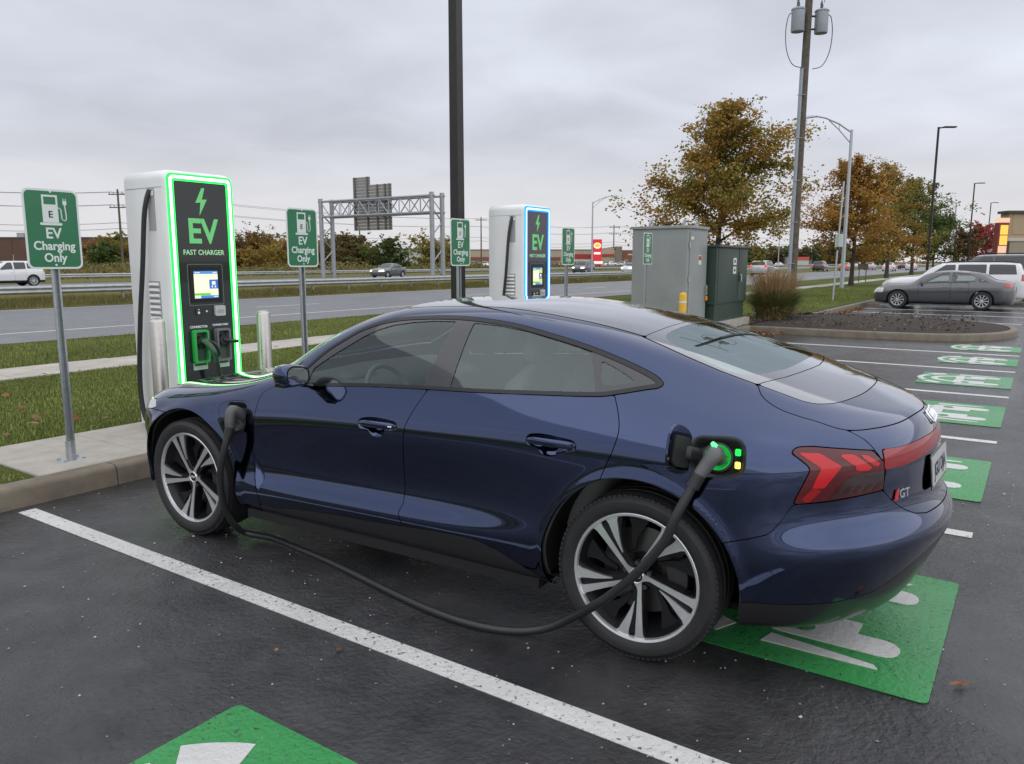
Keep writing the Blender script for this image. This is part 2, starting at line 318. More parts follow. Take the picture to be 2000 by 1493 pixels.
for i in range(26):
    x=-4+i*12.2; marking('lane_dash',[(x+22,23.45),(x+25,23.45),(x+25,23.57),(x+22,23.57)],.026,LINEW,rl)
# green EV stall squares with the car-and-plug symbol
WSYM=asphalt('white symbol paint',(.02,.02,.02),(.035,.035,.035),(.35,.5),(.66,.66,.64),.26)
def ev_square(x0,x1,y0,y1,label):
    t=thing('stall_marking',label,'marking',((x0+x1)/2,(y0+y1)/2,0),0,'green painted stall squares')
    w,h=x1-x0,y1-y0; MB().prism(rrect(w,h,.03,3),.003,.006).build('green_square',GREENP,t,None)
    # symbol drawn in local (u along +y away from the drive aisle, v along -x): a side-view car outline with a plug
    fr=(Vector((0,.02,0)),Vector((0,-1,0)),Vector((1,0,0)),Vector((0,0,1)))
    cnt=[0]
    def S(P,nm='symbol'):
        cnt[0]+=1; MB().prism([(p[0]*1.08,p[1]*1.08) for p in P],.0065,.0088+.0003*cnt[0],fr).build(nm,WSYM,t,None)
    def arc(cx,cy,rx,ry,a0,a1,wd,n=18):
        o=[(cx+rx*math.cos(a),cy+ry*math.sin(a)) for a in np.radians(np.linspace(a0,a1,n))]; q=[(cx+(rx-wd)*math.cos(a),cy+(ry-wd)*math.sin(a)) for a in np.radians(np.linspace(a1,a0,n))]; return o+q
    S(arc(-.04,.0,.55,.55,114,139,.12)); S(arc(-.04,.0,.55,.55,221,246,.12)); S(arc(-.04,.0,.50,.46,146,214,.07)); S(arc(-.02,.0,.36,.30,90,270,.08))
    for q in (-1,1):
        S(rrect(.52,.15,.07,4,(.15,q*.285))); MB().prism([(.04+.05*math.cos(a_),q*.285+.05*math.sin(a_)) for a_ in np.linspace(0,2*math.pi,15)[:-1]],.0135,.0145,fr).build('symbol_dot',GREENP,t,None); S([(-.06,q*.40),(.34,q*.445),(.36,q*.475),(-.08,q*.485)][::q])
        S([(-.10,q*.10),(.24,q*.10),(.24,q*.215),(-.10,q*.215)][::q])
    for q in (-.04,.15): S([(q-.045,-.10),(q+.045,-.10),(q+.045,.10),(q-.045,.10)]); return t
GX=[(.32,1.66),(3.13,4.48),(6.15,7.48),(9.12,10.45),(12.0,13.22),(14.68,15.73),(16.95,18.0)]
lbl=['green painted square in the stall left of the blue car, cut by the bottom edge','green painted square under the rear bumper of the blue car','green painted square in the stall just right of the blue car','third green painted square, second stall right of the blue car','green painted square in the middle of the empty stalls on the right','green painted square second from the mulch island','farthest green painted square, next to the mulch island']
for (a,b),l in zip(GX,lbl): ev_square(a,b,(1.25 if a<1 else .22),(2.39 if a<1 else 1.36),l)
# ------------------------------------------------------------------ car shells
def pchip(xk,yk,x):
    xk=np.asarray(xk,float);yk=np.asarray(yk,float);h=np.diff(xk);d=np.diff(yk)/h;m=np.zeros_like(yk)
    for i in range(1,len(xk)-1):
        if d[i-1]*d[i]>0:
            w1=2*h[i]+h[i-1];w2=h[i]+2*h[i-1];m[i]=(w1+w2)/(w1/d[i-1]+w2/d[i])
    m[0]=d[0];m[-1]=d[-1]
    i=np.clip(np.searchsorted(xk,x)-1,0,len(h)-1);t=(x-xk[i])/h[i]
    v=(2*t**3-3*t**2+1)*yk[i]+(t**3-2*t**2+t)*h[i]*m[i]+(-2*t**3+3*t**2)*yk[i+1]+(t**3-t**2)*h[i]*m[i+1]
    lo=x<xk[0];hi=x>xk[-1]
    v=np.where(lo,yk[0]+m[0]*(x-xk[0]),v);return np.where(hi,yk[-1]+m[-1]*(x-xk[-1]),v)
_G=np.arange(-3.4,3.4,0.01)
def smooth_curve(xk,yk,sig):
    v=pchip(xk,yk,_G);k=np.arange(-60,61)*0.01;w=np.exp(-.5*(k/sig)**2);w/=w.sum()
    vp=np.concatenate([v[0]+(v[1]-v[0])*np.arange(-60,0),v,v[-1]+(v[-1]-v[-2])*np.arange(1,61)])
    s=np.convolve(vp,w,'valid');return lambda y:np.interp(y,_G,s)
class Body:
    """onion-topology car half shell; rows of (w,z) splines along y wrapped round nose and tail"""
    def __init__(s,yk,rows,Ya,Yb,nf,nr,sig=.1,ns=(36,200,44),nt=7):
        # rows: dict list w,z,nose,tail
        s.rows=rows;NR=len(rows)
        af=np.linspace(np.pi/2,0,ns[0],endpoint=False);ym=np.linspace(Ya,Yb,ns[1],endpoint=False);ar=np.linspace(0,np.pi/2,ns[2])
        C=np.zeros((NR,sum(ns),3))
        for j,r in enumerate(rows):
            w=smooth_curve(yk,r['w'],r.get('sig',sig));z=smooth_curve(yk,r['z'],r.get('sig',sig))
            nfj=r.get('nf',nf);nrj=r.get('nr',nr)
            yf=Ya+(r['nose']-Ya)*np.sin(af)**(2/nfj);yr=Yb+(r['tail']-Yb)*np.sin(ar)**(2/nrj)
            y=np.concatenate([yf,ym,yr]);E=np.concatenate([np.maximum(np.cos(af),0)**(2/nfj),np.ones(ns[1]),np.maximum(np.cos(ar),0)**(2/nrj)])
            E[0]=0;E[-1]=0
            C[j,:,0]=w(y)*E;C[j,:,1]=y;C[j,:,2]=z(y)
        # uniform cubic B-spline across rows, clamped start, mirrored end
        L=[C[0],C[0]]+[C[j] for j in range(NR)];m=C[-2].copy();m[:,0]*=-1;L.append(m)
        L=np.array(L)
        segs=len(L)-3;out=[];tv=[]
        for k in range(segs):
            n=nt if k<segs-1 else nt+1
            for u in (np.arange(n)/nt):
                b=np.array([(1-u)**3,3*u**3-6*u**2+4,-3*u**3+3*u**2+3*u+1,u**3])/6
                out.append(np.tensordot(b,L[k:k+4],(0,0)));tv.append(k+u-1)   # t == row index near row
        s.P=np.array(out).transpose(1,0,2) # [ns,nt,3] half-width positive
        s.P[:,-1,0]=0;s.P[0,:,0]=0;s.P[-1,:,0]=0
        s.t=np.array(tv);s.ns=s.P.shape[0];s.nt=s.P.shape[1]
    def normals(s):
        P=s.P;M=np.concatenate([P[1:2]*[-1,1,1],P,P[-2:-1]*[-1,1,1]]);ds=M[2:]-M[:-2]
        M=np.concatenate([2*P[:,:1]-P[:,1:2],P,P[:,-2:-1]*[-1,1,1]],1);dt=M[:,2:]-M[:,:-2]
        N=np.cross(dt,ds);l=np.linalg.norm(N,axis=2,keepdims=True);N=N/np.maximum(l,1e-9);s.N=N;return N
def sdf_poly(P,u,v):
    """signed distance, positive inside"""
    P=np.asarray(P,float); Q=np.roll(P,-1,0); d=np.full(u.shape,1e9); ins=np.zeros(u.shape,bool)
    for (ax,ay),(bx,by) in zip(P,Q):
        ex,ey=bx-ax,by-ay; t=np.clip(((u-ax)*ex+(v-ay)*ey)/(ex*ex+ey*ey+1e-12),0,1); d=np.minimum(d,np.hypot(u-ax-t*ex,v-ay-t*ey))
        c=((ay>v)!=(by>v)); ins^=c&(u<(bx-ax)*(v-ay)/(by-ay+(1e-12 if by==ay else 0))+ax)
    return np.where(ins,d,-d)
def spl(P,k=5,closed=False):
    P=[tuple(map(float,p)) for p in P]
    if closed:
        n=len(P); Q=[P[-1]]+P+[P[0],P[1]]; out=[]
        for i in range(1,n+1):
            p0,p1,p2,p3=[np.array(Q[j]) for j in (i-1,i,i+1,i+2)]
            for u in np.arange(k)/k: out.append(tuple(.5*((2*p1)+(p2-p0)*u+(2*p0-5*p1+4*p2-p3)*u*u+(3*p1-p0-3*p2+p3)*u**3)))
        return out
    return dense(P,k)
def crv(P,q):
    """monotone lookup x->y for a polyline sorted by first coordinate"""
    P=sorted(P); return np.interp(q,[p[0] for p in P],[p[1] for p in P])
def panel(B,fields,off=0.0,flange=.012,sides='L',trng=None,refit=False,offs=None):
    """clip the half shell to all fields>0; returns verts, normals, faces.  sides: L, R or B (both halves joined)"""
    P,Nn=B.P,B.N; ns,nt_=P.shape[:2]; ok=np.ones((ns,nt_),bool); FM=np.min(np.stack(fields),0) if fields else np.ones((ns,nt_))
    pos=FM>0; cs=pos[:-1,:-1].astype(int)+pos[1:,:-1]+pos[1:,1:]+pos[:-1,1:]
    idx=np.arange(ns*nt_).reshape(ns,nt_); D=P+Nn*(off if offs is None else offs[...,None]); Pf=D.reshape(-1,3); Nf=Nn.reshape(-1,3)
    V=[];NV=[];key={};faces=[]
    def addv(p,n):
        k=(round(p[0],5),round(p[1],5),round(p[2],5))
        if k in key: return key[k]
        key[k]=len(V); V.append(p); NV.append(n); return key[k]
    gm={}
    def gv(i):
        if i not in gm: gm[i]=addv(Pf[i],Nf[i])
        return gm[i]
    full=np.argwhere(cs==4)
    for i,j in full:
        q=(idx[i,j],idx[i+1,j],idx[i+1,j+1],idx[i,j+1]); f=[gv(k) for k in q]; f=[f[k] for k in range(4) if f[k]!=f[k-1]]
        if len(f)>2: faces.append(tuple(f))
    FF=[f.reshape(-1) for f in fields]
    # candidate boundary cells: each field has a positive corner
    cand=np.ones((ns-1,nt_-1),bool)
    for f in fields:
        p=f>0; cand&=(p[:-1,:-1]|p[1:,:-1]|p[1:,1:]|p[:-1,1:])
    for i,j in np.argwhere(cand&(cs<4)):
        q=(idx[i,j],idx[i+1,j],idx[i+1,j+1],idx[i,j+1]); poly=[(Pf[k],Nf[k],[f[k] for f in FF]) for k in q]
        for a in range(len(FF)):
            if all(p[2][a]>0 for p in poly): continue
            o=[]
            for k in range(len(poly)):
                A,C=poly[k-1],poly[k]; fa,fc=A[2][a],C[2][a]
                if (fa>0)!=(fc>0):
                    t=fa/(fa-fc); o.append((A[0]+(C[0]-A[0])*t,A[1]+(C[1]-A[1])*t,[x+(y-x)*t for x,y in zip(A[2],C[2])]))
                if fc>0: o.append(C)
            poly=o
            if len(poly)<3: break
        if len(poly)<3: continue
        f=[addv(p[0],p[1]) for p in poly]; f=[f[k] for k in range(len(f)) if f[k]!=f[k-1]]
        if len(set(f))==len(f) and len(f)>2: faces.append(tuple(f))
    if not V: return np.zeros((0,3)),np.zeros((0,3)),[]
    V=np.array(V);NV=np.array(NV); faces=[tuple(reversed(f)) for f in faces]
    L=(V*[-1,1,1],NV*[-1,1,1],[tuple(reversed(f)) for f in faces])
    if sides=='R': V,NV,faces=V,NV,faces
    elif sides=='L': V,NV,faces=L
    else:
        n=len(V); onc=np.abs(V[:,0])<1e-6; m=np.where(onc,np.arange(n),np.arange(n)+n)
        V=np.concatenate([V,L[0]]);NV=np.concatenate([NV,L[1]]); faces=faces+[tuple(int(m[k]) for k in f) for f in L[2]]
    NV/=np.maximum(np.linalg.norm(NV,axis=1,keepdims=True),1e-9)
    if flange:
        cnt={}
        for f in faces:
            for k in range(len(f)):
                e_=(f[k-1],f[k]); cnt[e_]=1
        bd=[e_ for e_ in cnt if (e_[1],e_[0]) not in cnt]; v2=[];n2=[];b=len(V)
        for a,c in bd:
            pa,pc=V[a],V[c]; fn=np.cross(pc-pa,NV[a]); l=np.linalg.norm(fn); 
            if l<1e-9: continue
            fn/=l; s0=b+len(v2); v2+=[pa,pc,pc-NV[c]*flange,pa-NV[a]*flange]; n2+=[fn]*4; faces.append((s0+1,s0,s0+3,s0+2))
        if v2: V=np.concatenate([V,np.array(v2)]);NV=np.concatenate([NV,np.array(n2)])
    return V,NV,faces
def panel_obj(name,B,fields,mat_,parent,custom=True,**k):
    V,NV,faces=panel(B,fields,**k)
    if not len(faces): print('EMPTY PANEL',name); return None
    me=bpy.data.meshes.new(name); me.from_pydata(V.tolist(),[],faces); me.polygons.foreach_set('use_smooth',[True]*len(faces)); me.update()
    if custom: me.normals_split_custom_set_from_vertices(NV.tolist())
    return link(name,me,mat_,parent)
#        tail      corner            axle                door              axle  corner   nose
YK=   [-2.50,-2.30,-2.10,-1.90,-1.45,-1.00,-0.50, 0.00, 0.50, 0.85, 1.15, 1.45, 1.85, 2.15, 2.40]
def CR_(w,z,nose,tail,**k): return dict(w=w,z=z,nose=nose,tail=tail,**k)
ROWS=[
 CR_([.74,.75,.76,.77,.76,.78,.80,.80,.80,.78,.76,.74,.70,.66,.62],[.20,.20,.20,.20,.20,.19,.19,.19,.19,.19,.19,.19,.19,.20,.21],2.20,-2.34),
 CR_([.84,.86,.88,.91,.93,.925,.905,.90,.90,.905,.92,.935,.90,.86,.82],[.235,.235,.23,.23,.23,.225,.225,.225,.225,.225,.225,.225,.225,.23,.24],2.28,-2.43),
 CR_([.88,.90,.92,.945,.965,.955,.93,.925,.925,.935,.955,.965,.94,.90,.86],[.40,.39,.38,.36,.35,.35,.335,.33,.325,.325,.33,.335,.33,.33,.33],2.33,-2.50),
 CR_([.90,.92,.94,.955,.975,.975,.966,.964,.959,.956,.96,.97,.955,.91,.87],[.50,.49,.48,.46,.46,.445,.415,.405,.395,.39,.39,.40,.40,.40,.40],2.35,-2.55),
 CR_([.925,.945,.955,.963,.98,.958,.903,.890,.889,.914,.955,.975,.96,.92,.88],[.60,.59,.58,.56,.56,.545,.51,.49,.475,.47,.48,.50,.50,.50,.50],2.36,-2.585),
 CR_([.865,.885,.915,.957,.985,.960,.922,.911,.907,.915,.95,.975,.96,.92,.88],[.69,.69,.69,.695,.70,.70,.67,.65,.64,.63,.63,.63,.63,.62,.61],2.36,-2.50),
 CR_([.88,.905,.935,.96,.985,.969,.957,.953,.948,.940,.945,.965,.95,.91,.87],[.84,.835,.83,.84,.86,.86,.845,.83,.81,.79,.76,.74,.73,.71,.69],2.35,-2.50),
 CR_([.88,.90,.92,.94,.965,.943,.922,.915,.909,.907,.925,.94,.92,.88,.84],[.93,.935,.945,.955,.97,.965,.945,.93,.91,.88,.85,.82,.80,.77,.74],2.32,-2.495),
 CR_([.83,.845,.86,.88,.905,.90,.89,.885,.88,.87,.87,.88,.85,.81,.77],[.985,.99,1.005,1.025,1.05,1.045,1.03,1.01,.98,.945,.905,.875,.84,.80,.76],2.28,-2.465),
 CR_([.77,.78,.79,.81,.845,.86,.86,.86,.86,.84,.82,.81,.78,.74,.70],[1.01,1.02,1.04,1.065,1.115,1.12,1.09,1.065,1.04,.995,.94,.905,.865,.815,.77],2.22,-2.445),
 CR_([.70,.71,.72,.735,.755,.785,.80,.80,.80,.76,.735,.72,.69,.65,.60],[1.025,1.045,1.07,1.105,1.185,1.225,1.22,1.21,1.165,1.03,.965,.925,.88,.825,.775],2.14,-2.42,sig=.08),
 CR_([.64,.65,.66,.67,.68,.69,.70,.71,.735,.71,.665,.64,.60,.56,.50],[1.03,1.06,1.095,1.14,1.245,1.34,1.385,1.365,1.225,1.05,.975,.935,.885,.83,.78],2.06,-2.40,sig=.07),
 CR_([.55,.56,.57,.58,.595,.60,.605,.615,.645,.64,.58,.545,.50,.46,.40],[1.04,1.075,1.115,1.175,1.30,1.395,1.445,1.425,1.27,1.085,.99,.945,.89,.835,.785],1.96,-2.34,sig=.07),
 CR_([.30,.30,.30,.31,.32,.33,.34,.35,.37,.37,.32,.30,.27,.25,.22],[1.055,1.095,1.145,1.205,1.33,1.42,1.468,1.454,1.31,1.135,1.005,.955,.895,.84,.79],1.80,-2.22,sig=.07),
 CR_([.0]*15,[1.06,1.105,1.155,1.215,1.34,1.435,1.478,1.468,1.325,1.15,1.01,.96,.90,.845,.795],1.6,-2.1,sig=.07),
]
# ------------------------------------------------------------------ the blue fastback
CARLOC=(3.6897,2.8046,0); CARYAW=math.radians(2.8468); TR=.362; AX=1.453
def paint_mat(name,c,rough=.32,metal=.55,flake=True):
    m,t,b=nodes_of(name); b.inputs['Base Color'].default_value=(*c,1); b.inputs['Metallic'].default_value=metal; b.inputs['Roughness'].default_value=rough
    b.inputs['Coat Weight'].default_value=1; b.inputs['Coat Roughness'].default_value=.015; b.inputs['Coat IOR'].default_value=1.6
    if flake:
        g=t.nodes.new('ShaderNodeNewGeometry').outputs['Position']; n=noise(t,g,6,4,.6); cr=ramp(t,n,[(.3,.006),(.75,.03)]); t.links.new(cr,b.inputs['Coat Roughness'])
    return m
BLUE=paint_mat('dark blue metallic paint',(.014,.033,.104),.09,1.0)
RUB=mat('tyre rubber',(.020,.020,.021),.62,bump=.3,bscale=150,var=.25,vscale=12)
SILV=mat('machined alloy',(.70,.71,.72),.30,.75,var=.06,vscale=60)
DARKA=mat('dark alloy',(.02,.02,.022),.35,.5); DISC=mat('brake disc',(.16,.155,.15),.4,.9)
PGL=glass('privacy glass',(.58,.68,.66),(.86,.97,.95),0,2.0); WGL=glass('side glass',(.80,.90,.87),(.86,.97,.95),0,1.85); RGL=glass('rear glass',(.60,.72,.71),(.80,.93,.93),0,6.5); WSG=glass('windscreen glass',(.78,.85,.83),1,0,2.0)
TRIM=mat('anthracite trim',(.035,.035,.037),.22,.6); PILLAR=mat('pillar black',(.022,.022,.025),.12,coat=.8)
LAMPD=mat('lamp dark red',(.085,.003,.006),.10,coat=.3); LAMPR=mat('lamp bright red',(.55,.004,.010),.14,coat=.3); LAMPB=mat('lamp smoked',(.022,.006,.008),.10,coat=1); BARR=mat('light bar red',(.27,.006,.013),.12,coat=.4)
SEATM=mat('seat leather',(.26,.275,.27),.55,bump=.1,bscale=80); DASHM=mat('dash plastic',(.13,.14,.138),.6)
car=thing('blue_fastback_car','dark blue metallic fastback car plugged in beside the green-lit charger','car',CARLOC,CARYAW)
HB=Body(YK,ROWS,1.74,-1.80,2.05,2.1,sig=.12,ns=(44,290,84),nt=9)
_P=HB.P; HY_=_P[...,1]; HZ=_P[...,2]
aF=np.hypot(HY_-AX,HZ-TR)-.432; aR=np.hypot(HY_+AX+.008,HZ-TR)-.435
for a in (aF,aR): _P[...,0]+=np.where(_P[...,0]>.5,.010*np.exp(-(np.maximum(a,0)/.028)**2),0)
HB.normals(); y,z,x=_P[...,1],_P[...,2],_P[...,0]; T=np.broadcast_to(HB.t,(HB.ns,HB.nt)); K=.08; g=.0022
aF=np.hypot(y-AX,z-TR)-.432; aR=np.hypot(y+AX+.008,z-TR)-.435
dlo=spl([(.514,1.118),(.415,1.202),(.304,1.271),(.216,1.318),(.091,1.359),(-.036,1.382),(-.166,1.393),(-.294,1.399),(-.468,1.398),(-.694,1.38),(-.911,1.342),(-1.115,1.298),(-1.308,1.243),(-1.435,1.199),(-1.478,1.178),(-1.497,1.162),(-1.481,1.147),(-1.436,1.139),(-1.31,1.112),(-1.226,1.099),(-.951,1.083),(-.606,1.064),(-.317,1.053),(.013,1.037),(.224,1.022),(.434,1.007),(.60,.998),(.585,1.045)],3,True)
top_ok=(11.62-T)*K
D=np.minimum(sdf_poly(dlo,y,z),top_ok)
FG=np.minimum(sdf_poly([(.475,1.095),(.361,1.171),(.27,1.224),(.183,1.276),(.094,1.316),(.002,1.343),(-.123,1.363),(-.25,1.373),(-.389,1.376),(-.299,1.061),(.016,1.047),(.228,1.032),(.462,1.019),(.49,1.03)],y,z),top_ok)
RG=np.minimum(sdf_poly([(-.49,1.373),(-.634,1.366),(-.779,1.349),(-.92,1.325),(-1.055,1.301),(-1.135,1.284),(-1.222,1.114),(-1.01,1.102),(-.744,1.087),(-.461,1.07)],y,z),top_ok)
QG=np.minimum(sdf_poly(spl([(-1.201,1.234),(-1.228,1.230),(-1.299,1.203),(-1.372,1.169),(-1.36,1.160),(-1.247,1.146)],3,True),y,z),top_ok)
doorbot=lambda q:crv([(.99,.285),(.705,.288),(.574,.309),(.201,.336),(.037,.342),(-.213,.358),(-.42,.373),(-.605,.378),(-.675,.373),(-.775,.347),(-.903,.296),(-1.05,.22),(-1.2,.1)],q)
fcutP=spl([(.20,.846),(.297,.846),(.387,.856),(.478,.884),(.629,.892),(.747,.868),(.844,.852),(.907,.848),(.942,.825),(.968,.77),(.990,.705),(1.05,.60)],4)
fcut=lambda q:crv(fcutP,q)
splitP=spl([(.25,-.215),(.358,-.213),(.393,-.201),(.43,-.19),(.469,-.204),(.506,-.203),(.667,-.212),(.805,-.230),(.875,-.241),(.959,-.279),(1.057,-.337),(1.12,-.36)],4); split=lambda q:crv(splitP,q)
rcutP=spl([(.60,-1.27),(.70,-1.295),(.781,-1.314),(.836,-1.333),(.91,-1.362),(.984,-1.374),(1.051,-1.349),(1.123,-1.304),(1.2,-1.27)],4); rcut=lambda q:crv(rcutP,q)
ROCK=np.minimum.reduce([doorbot(y)-z,.86-y,(4-T)*K,np.minimum(aF,aR)])
Trail=np.interp(y,[-1.31,-.05,.2,.5,.9],[12.15,12.15,12.0,11.8,11.65]); Trw=np.interp(y,[-1.95,-1.846,-1.69,-1.542,-1.311],[11.44,11.46,11.55,11.74,12.1])
ytop=.10-.08*(x/.6)**2; Yc=1.06-.22*(x/.62)**2; yrt=-1.326+.02*(x/.6)**4; yrb=crv([(0,-1.975),(.147,-1.965),(.3,-1.945),(.446,-1.916),(.55,-1.88),(.626,-1.846),(.9,-1.7)],x)
deckP=spl([(.626,-1.847),(.686,-1.882),(.713,-1.948),(.708,-2.02),(.692,-2.079),(.652,-2.192),(.541,-2.283),(.393,-2.355),(.215,-2.398),(0,-2.421),(-.215,-2.398)],4)+[(-.2,-1.9)]
blackP=spl([(.626,-1.847),(.618,-1.95),(.604,-2.032),(.563,-2.09),(.462,-2.147),(.246,-2.199),(0,-2.215),(-.246,-2.199)],4)+[(-.3,-1.80),(.3,-1.80)]
hi=(T-8.3)*K
DECK=np.minimum(sdf_poly(deckP,x,y),hi); DBLK=np.minimum.reduce([sdf_poly(blackP,x,y),yrb-y,hi])
RW=np.minimum.reduce([(T-Trw)*K,yrt-y,y-yrb]); RWC=np.minimum(sdf_poly(spl([(.46,-1.385),(.505,-1.42),(.55,-1.524),(.592,-1.666),(.588,-1.765),(.525,-1.826),(.334,-1.888),(.15,-1.905),(0,-1.909),(-.15,-1.905)],4)+[(-.3,-1.36),(.2,-1.362),(.40,-1.368)],x,y),RW)
WS=np.minimum.reduce([(T-Trail)*K,y-ytop,Yc-y]); ROOF=np.minimum.reduce([(T-12.15)*K,ytop-y,y-yrt])
lampP=[(-2.041,.955),(-2.044,.970),(-2.058,.978),(-2.105,.979),(-2.20,.967),(-2.294,.952),(-2.352,.881),(-2.37,.80),(-2.365,.796),(-2.163,.772),(-2.057,.763),(-2.075,.81),(-2.096,.864),(-2.106,.893),(-2.100,.91),(-2.061,.942)]
LAMP=np.minimum.reduce([sdf_poly(lampP,y,z),x-.597,-y-2.0])
zt=crv([(0,.960),(.295,.957),(.50,.948),(.66,.953)],x); zb=crv([(0,.91),(.183,.905),(.363,.888),(.494,.876),(.588,.874),(.7,.872)],x)
BAR=np.minimum.reduce([zt-z,z-zb,.597-x-.12*(z-.91),-y-2.2])
zV=crv([(0,.655),(.36,.658),(.44,.672),(.50,.702),(.56,.75),(.60,.795),(.7,.86)],x)
TG=np.minimum.reduce([z-zV,crv([(.6,.62),(.79,.602),(.87,.59),(.95,.622),(.99,.630),(1.03,.652),(1.1,.68)],z)-x,-y-2.17,-DECK])
zbs=crv([(-1.70,.57),(-1.80,.59),(-1.827,.597),(-1.914,.622),(-1.979,.644),(-2.009,.674),(-2.029,.707),(-2.055,.758),(-2.07,.764),(-2.163,.770),(-2.365,.795),(-2.6,.795)],y)
zs=crv([(0,.555),(.24,.545),(.38,.50),(.5,.43),(.6,.375),(.745,.355),(.93,.36),(1.0,.36)],x)
RB0=np.minimum.reduce([zbs-z,-y-1.7]); RBUMP=np.minimum.reduce([RB0,z-zs,-TG,aR]); SKIRT=np.minimum.reduce([zs-z,-y-1.7,aR])
HLP=[(1.745,.775),(1.80,.812),(1.98,.80),(2.15,.775),(2.25,.74),(2.2,.70),(2.0,.74),(1.80,.757)]
HL=np.minimum(sdf_poly(HLP,y,z),x-.40)
HOOD=np.minimum.reduce([(T-9.55)*K,y-Yc-.008,2.10-.3*(x/.75)**2-y]); FB=np.maximum.reduce([np.minimum(.757-z,y-1.50),np.minimum(y-1.93,-HOOD)])
FD=np.minimum.reduce([fcut(z)-y,y-split(z),z-doorbot(y),(np.interp(y,[.3,.5],[9.2,8.55])-T)*K,-D])
RD=np.minimum.reduce([split(z)-y,y-rcut(z),z-doorbot(y),(9.2-T)*K,-D,aR])
FEND=np.minimum.reduce([np.where(T<9.2,y-fcut(z),y-Yc),(9.55-T)*K,y-.5])
OUTL=np.minimum(sdf_poly(spl([(.880,.640),(.868,.56),(.815,.49),(.800,.44),(.835,.385),(.865,.42),(.880,.5)],3,True),y,z),(8-T)*K)
hFp=spl([(.070,.845),(.066,.872),(.04,.886),(-.044,.895),(-.15,.890),(-.183,.882),(-.188,.862),(-.183,.845),(-.11,.834),(-.09,.805),(-.026,.799),(.004,.827),(.055,.829)],3,True)
hRp=spl([(-.936,.886),(-.940,.914),(-.965,.924),(-1.019,.930),(-1.15,.922),(-1.180,.914),(-1.190,.893),(-1.181,.873),(-1.115,.862),(-1.097,.843),(-1.027,.838),(-.998,.866),(-.95,.872)],3,True)
HF=sdf_poly(hFp,y,z); HR=sdf_poly(hRp,y,z)
fpP=spl([(1.161,.808),(1.148,.846),(1.113,.865),(1.04,.876),(.97,.88),(.927,.868),(.917,.84),(.919,.757),(.935,.718),(.96,.707),(1.018,.693),(1.074,.711),(1.126,.752)],3,True)
fiP=spl([(1.095,.856),(1.04,.866),(.975,.870),(.937,.858),(.929,.83),(.929,.765),(.942,.728),(.966,.717),(1.02,.706),(1.052,.73),(1.075,.79)],3,True)
FPO=np.minimum(sdf_poly(fpP,y,z),(8.5-T)*K); FPI=np.minimum(sdf_poly(fiP,y,z),(8.5-T)*K)
rpP=spl([(-1.682,.972),(-1.70,.995),(-1.76,1.001),(-1.835,1.003),(-1.873,.987),(-1.889,.955),(-1.893,.90),(-1.88,.868),(-1.85,.855),(-1.757,.847),(-1.705,.855),(-1.682,.88),(-1.677,.925)],3,True)
RPO=np.minimum(sdf_poly(rpP,y,z),(9-T)*K)
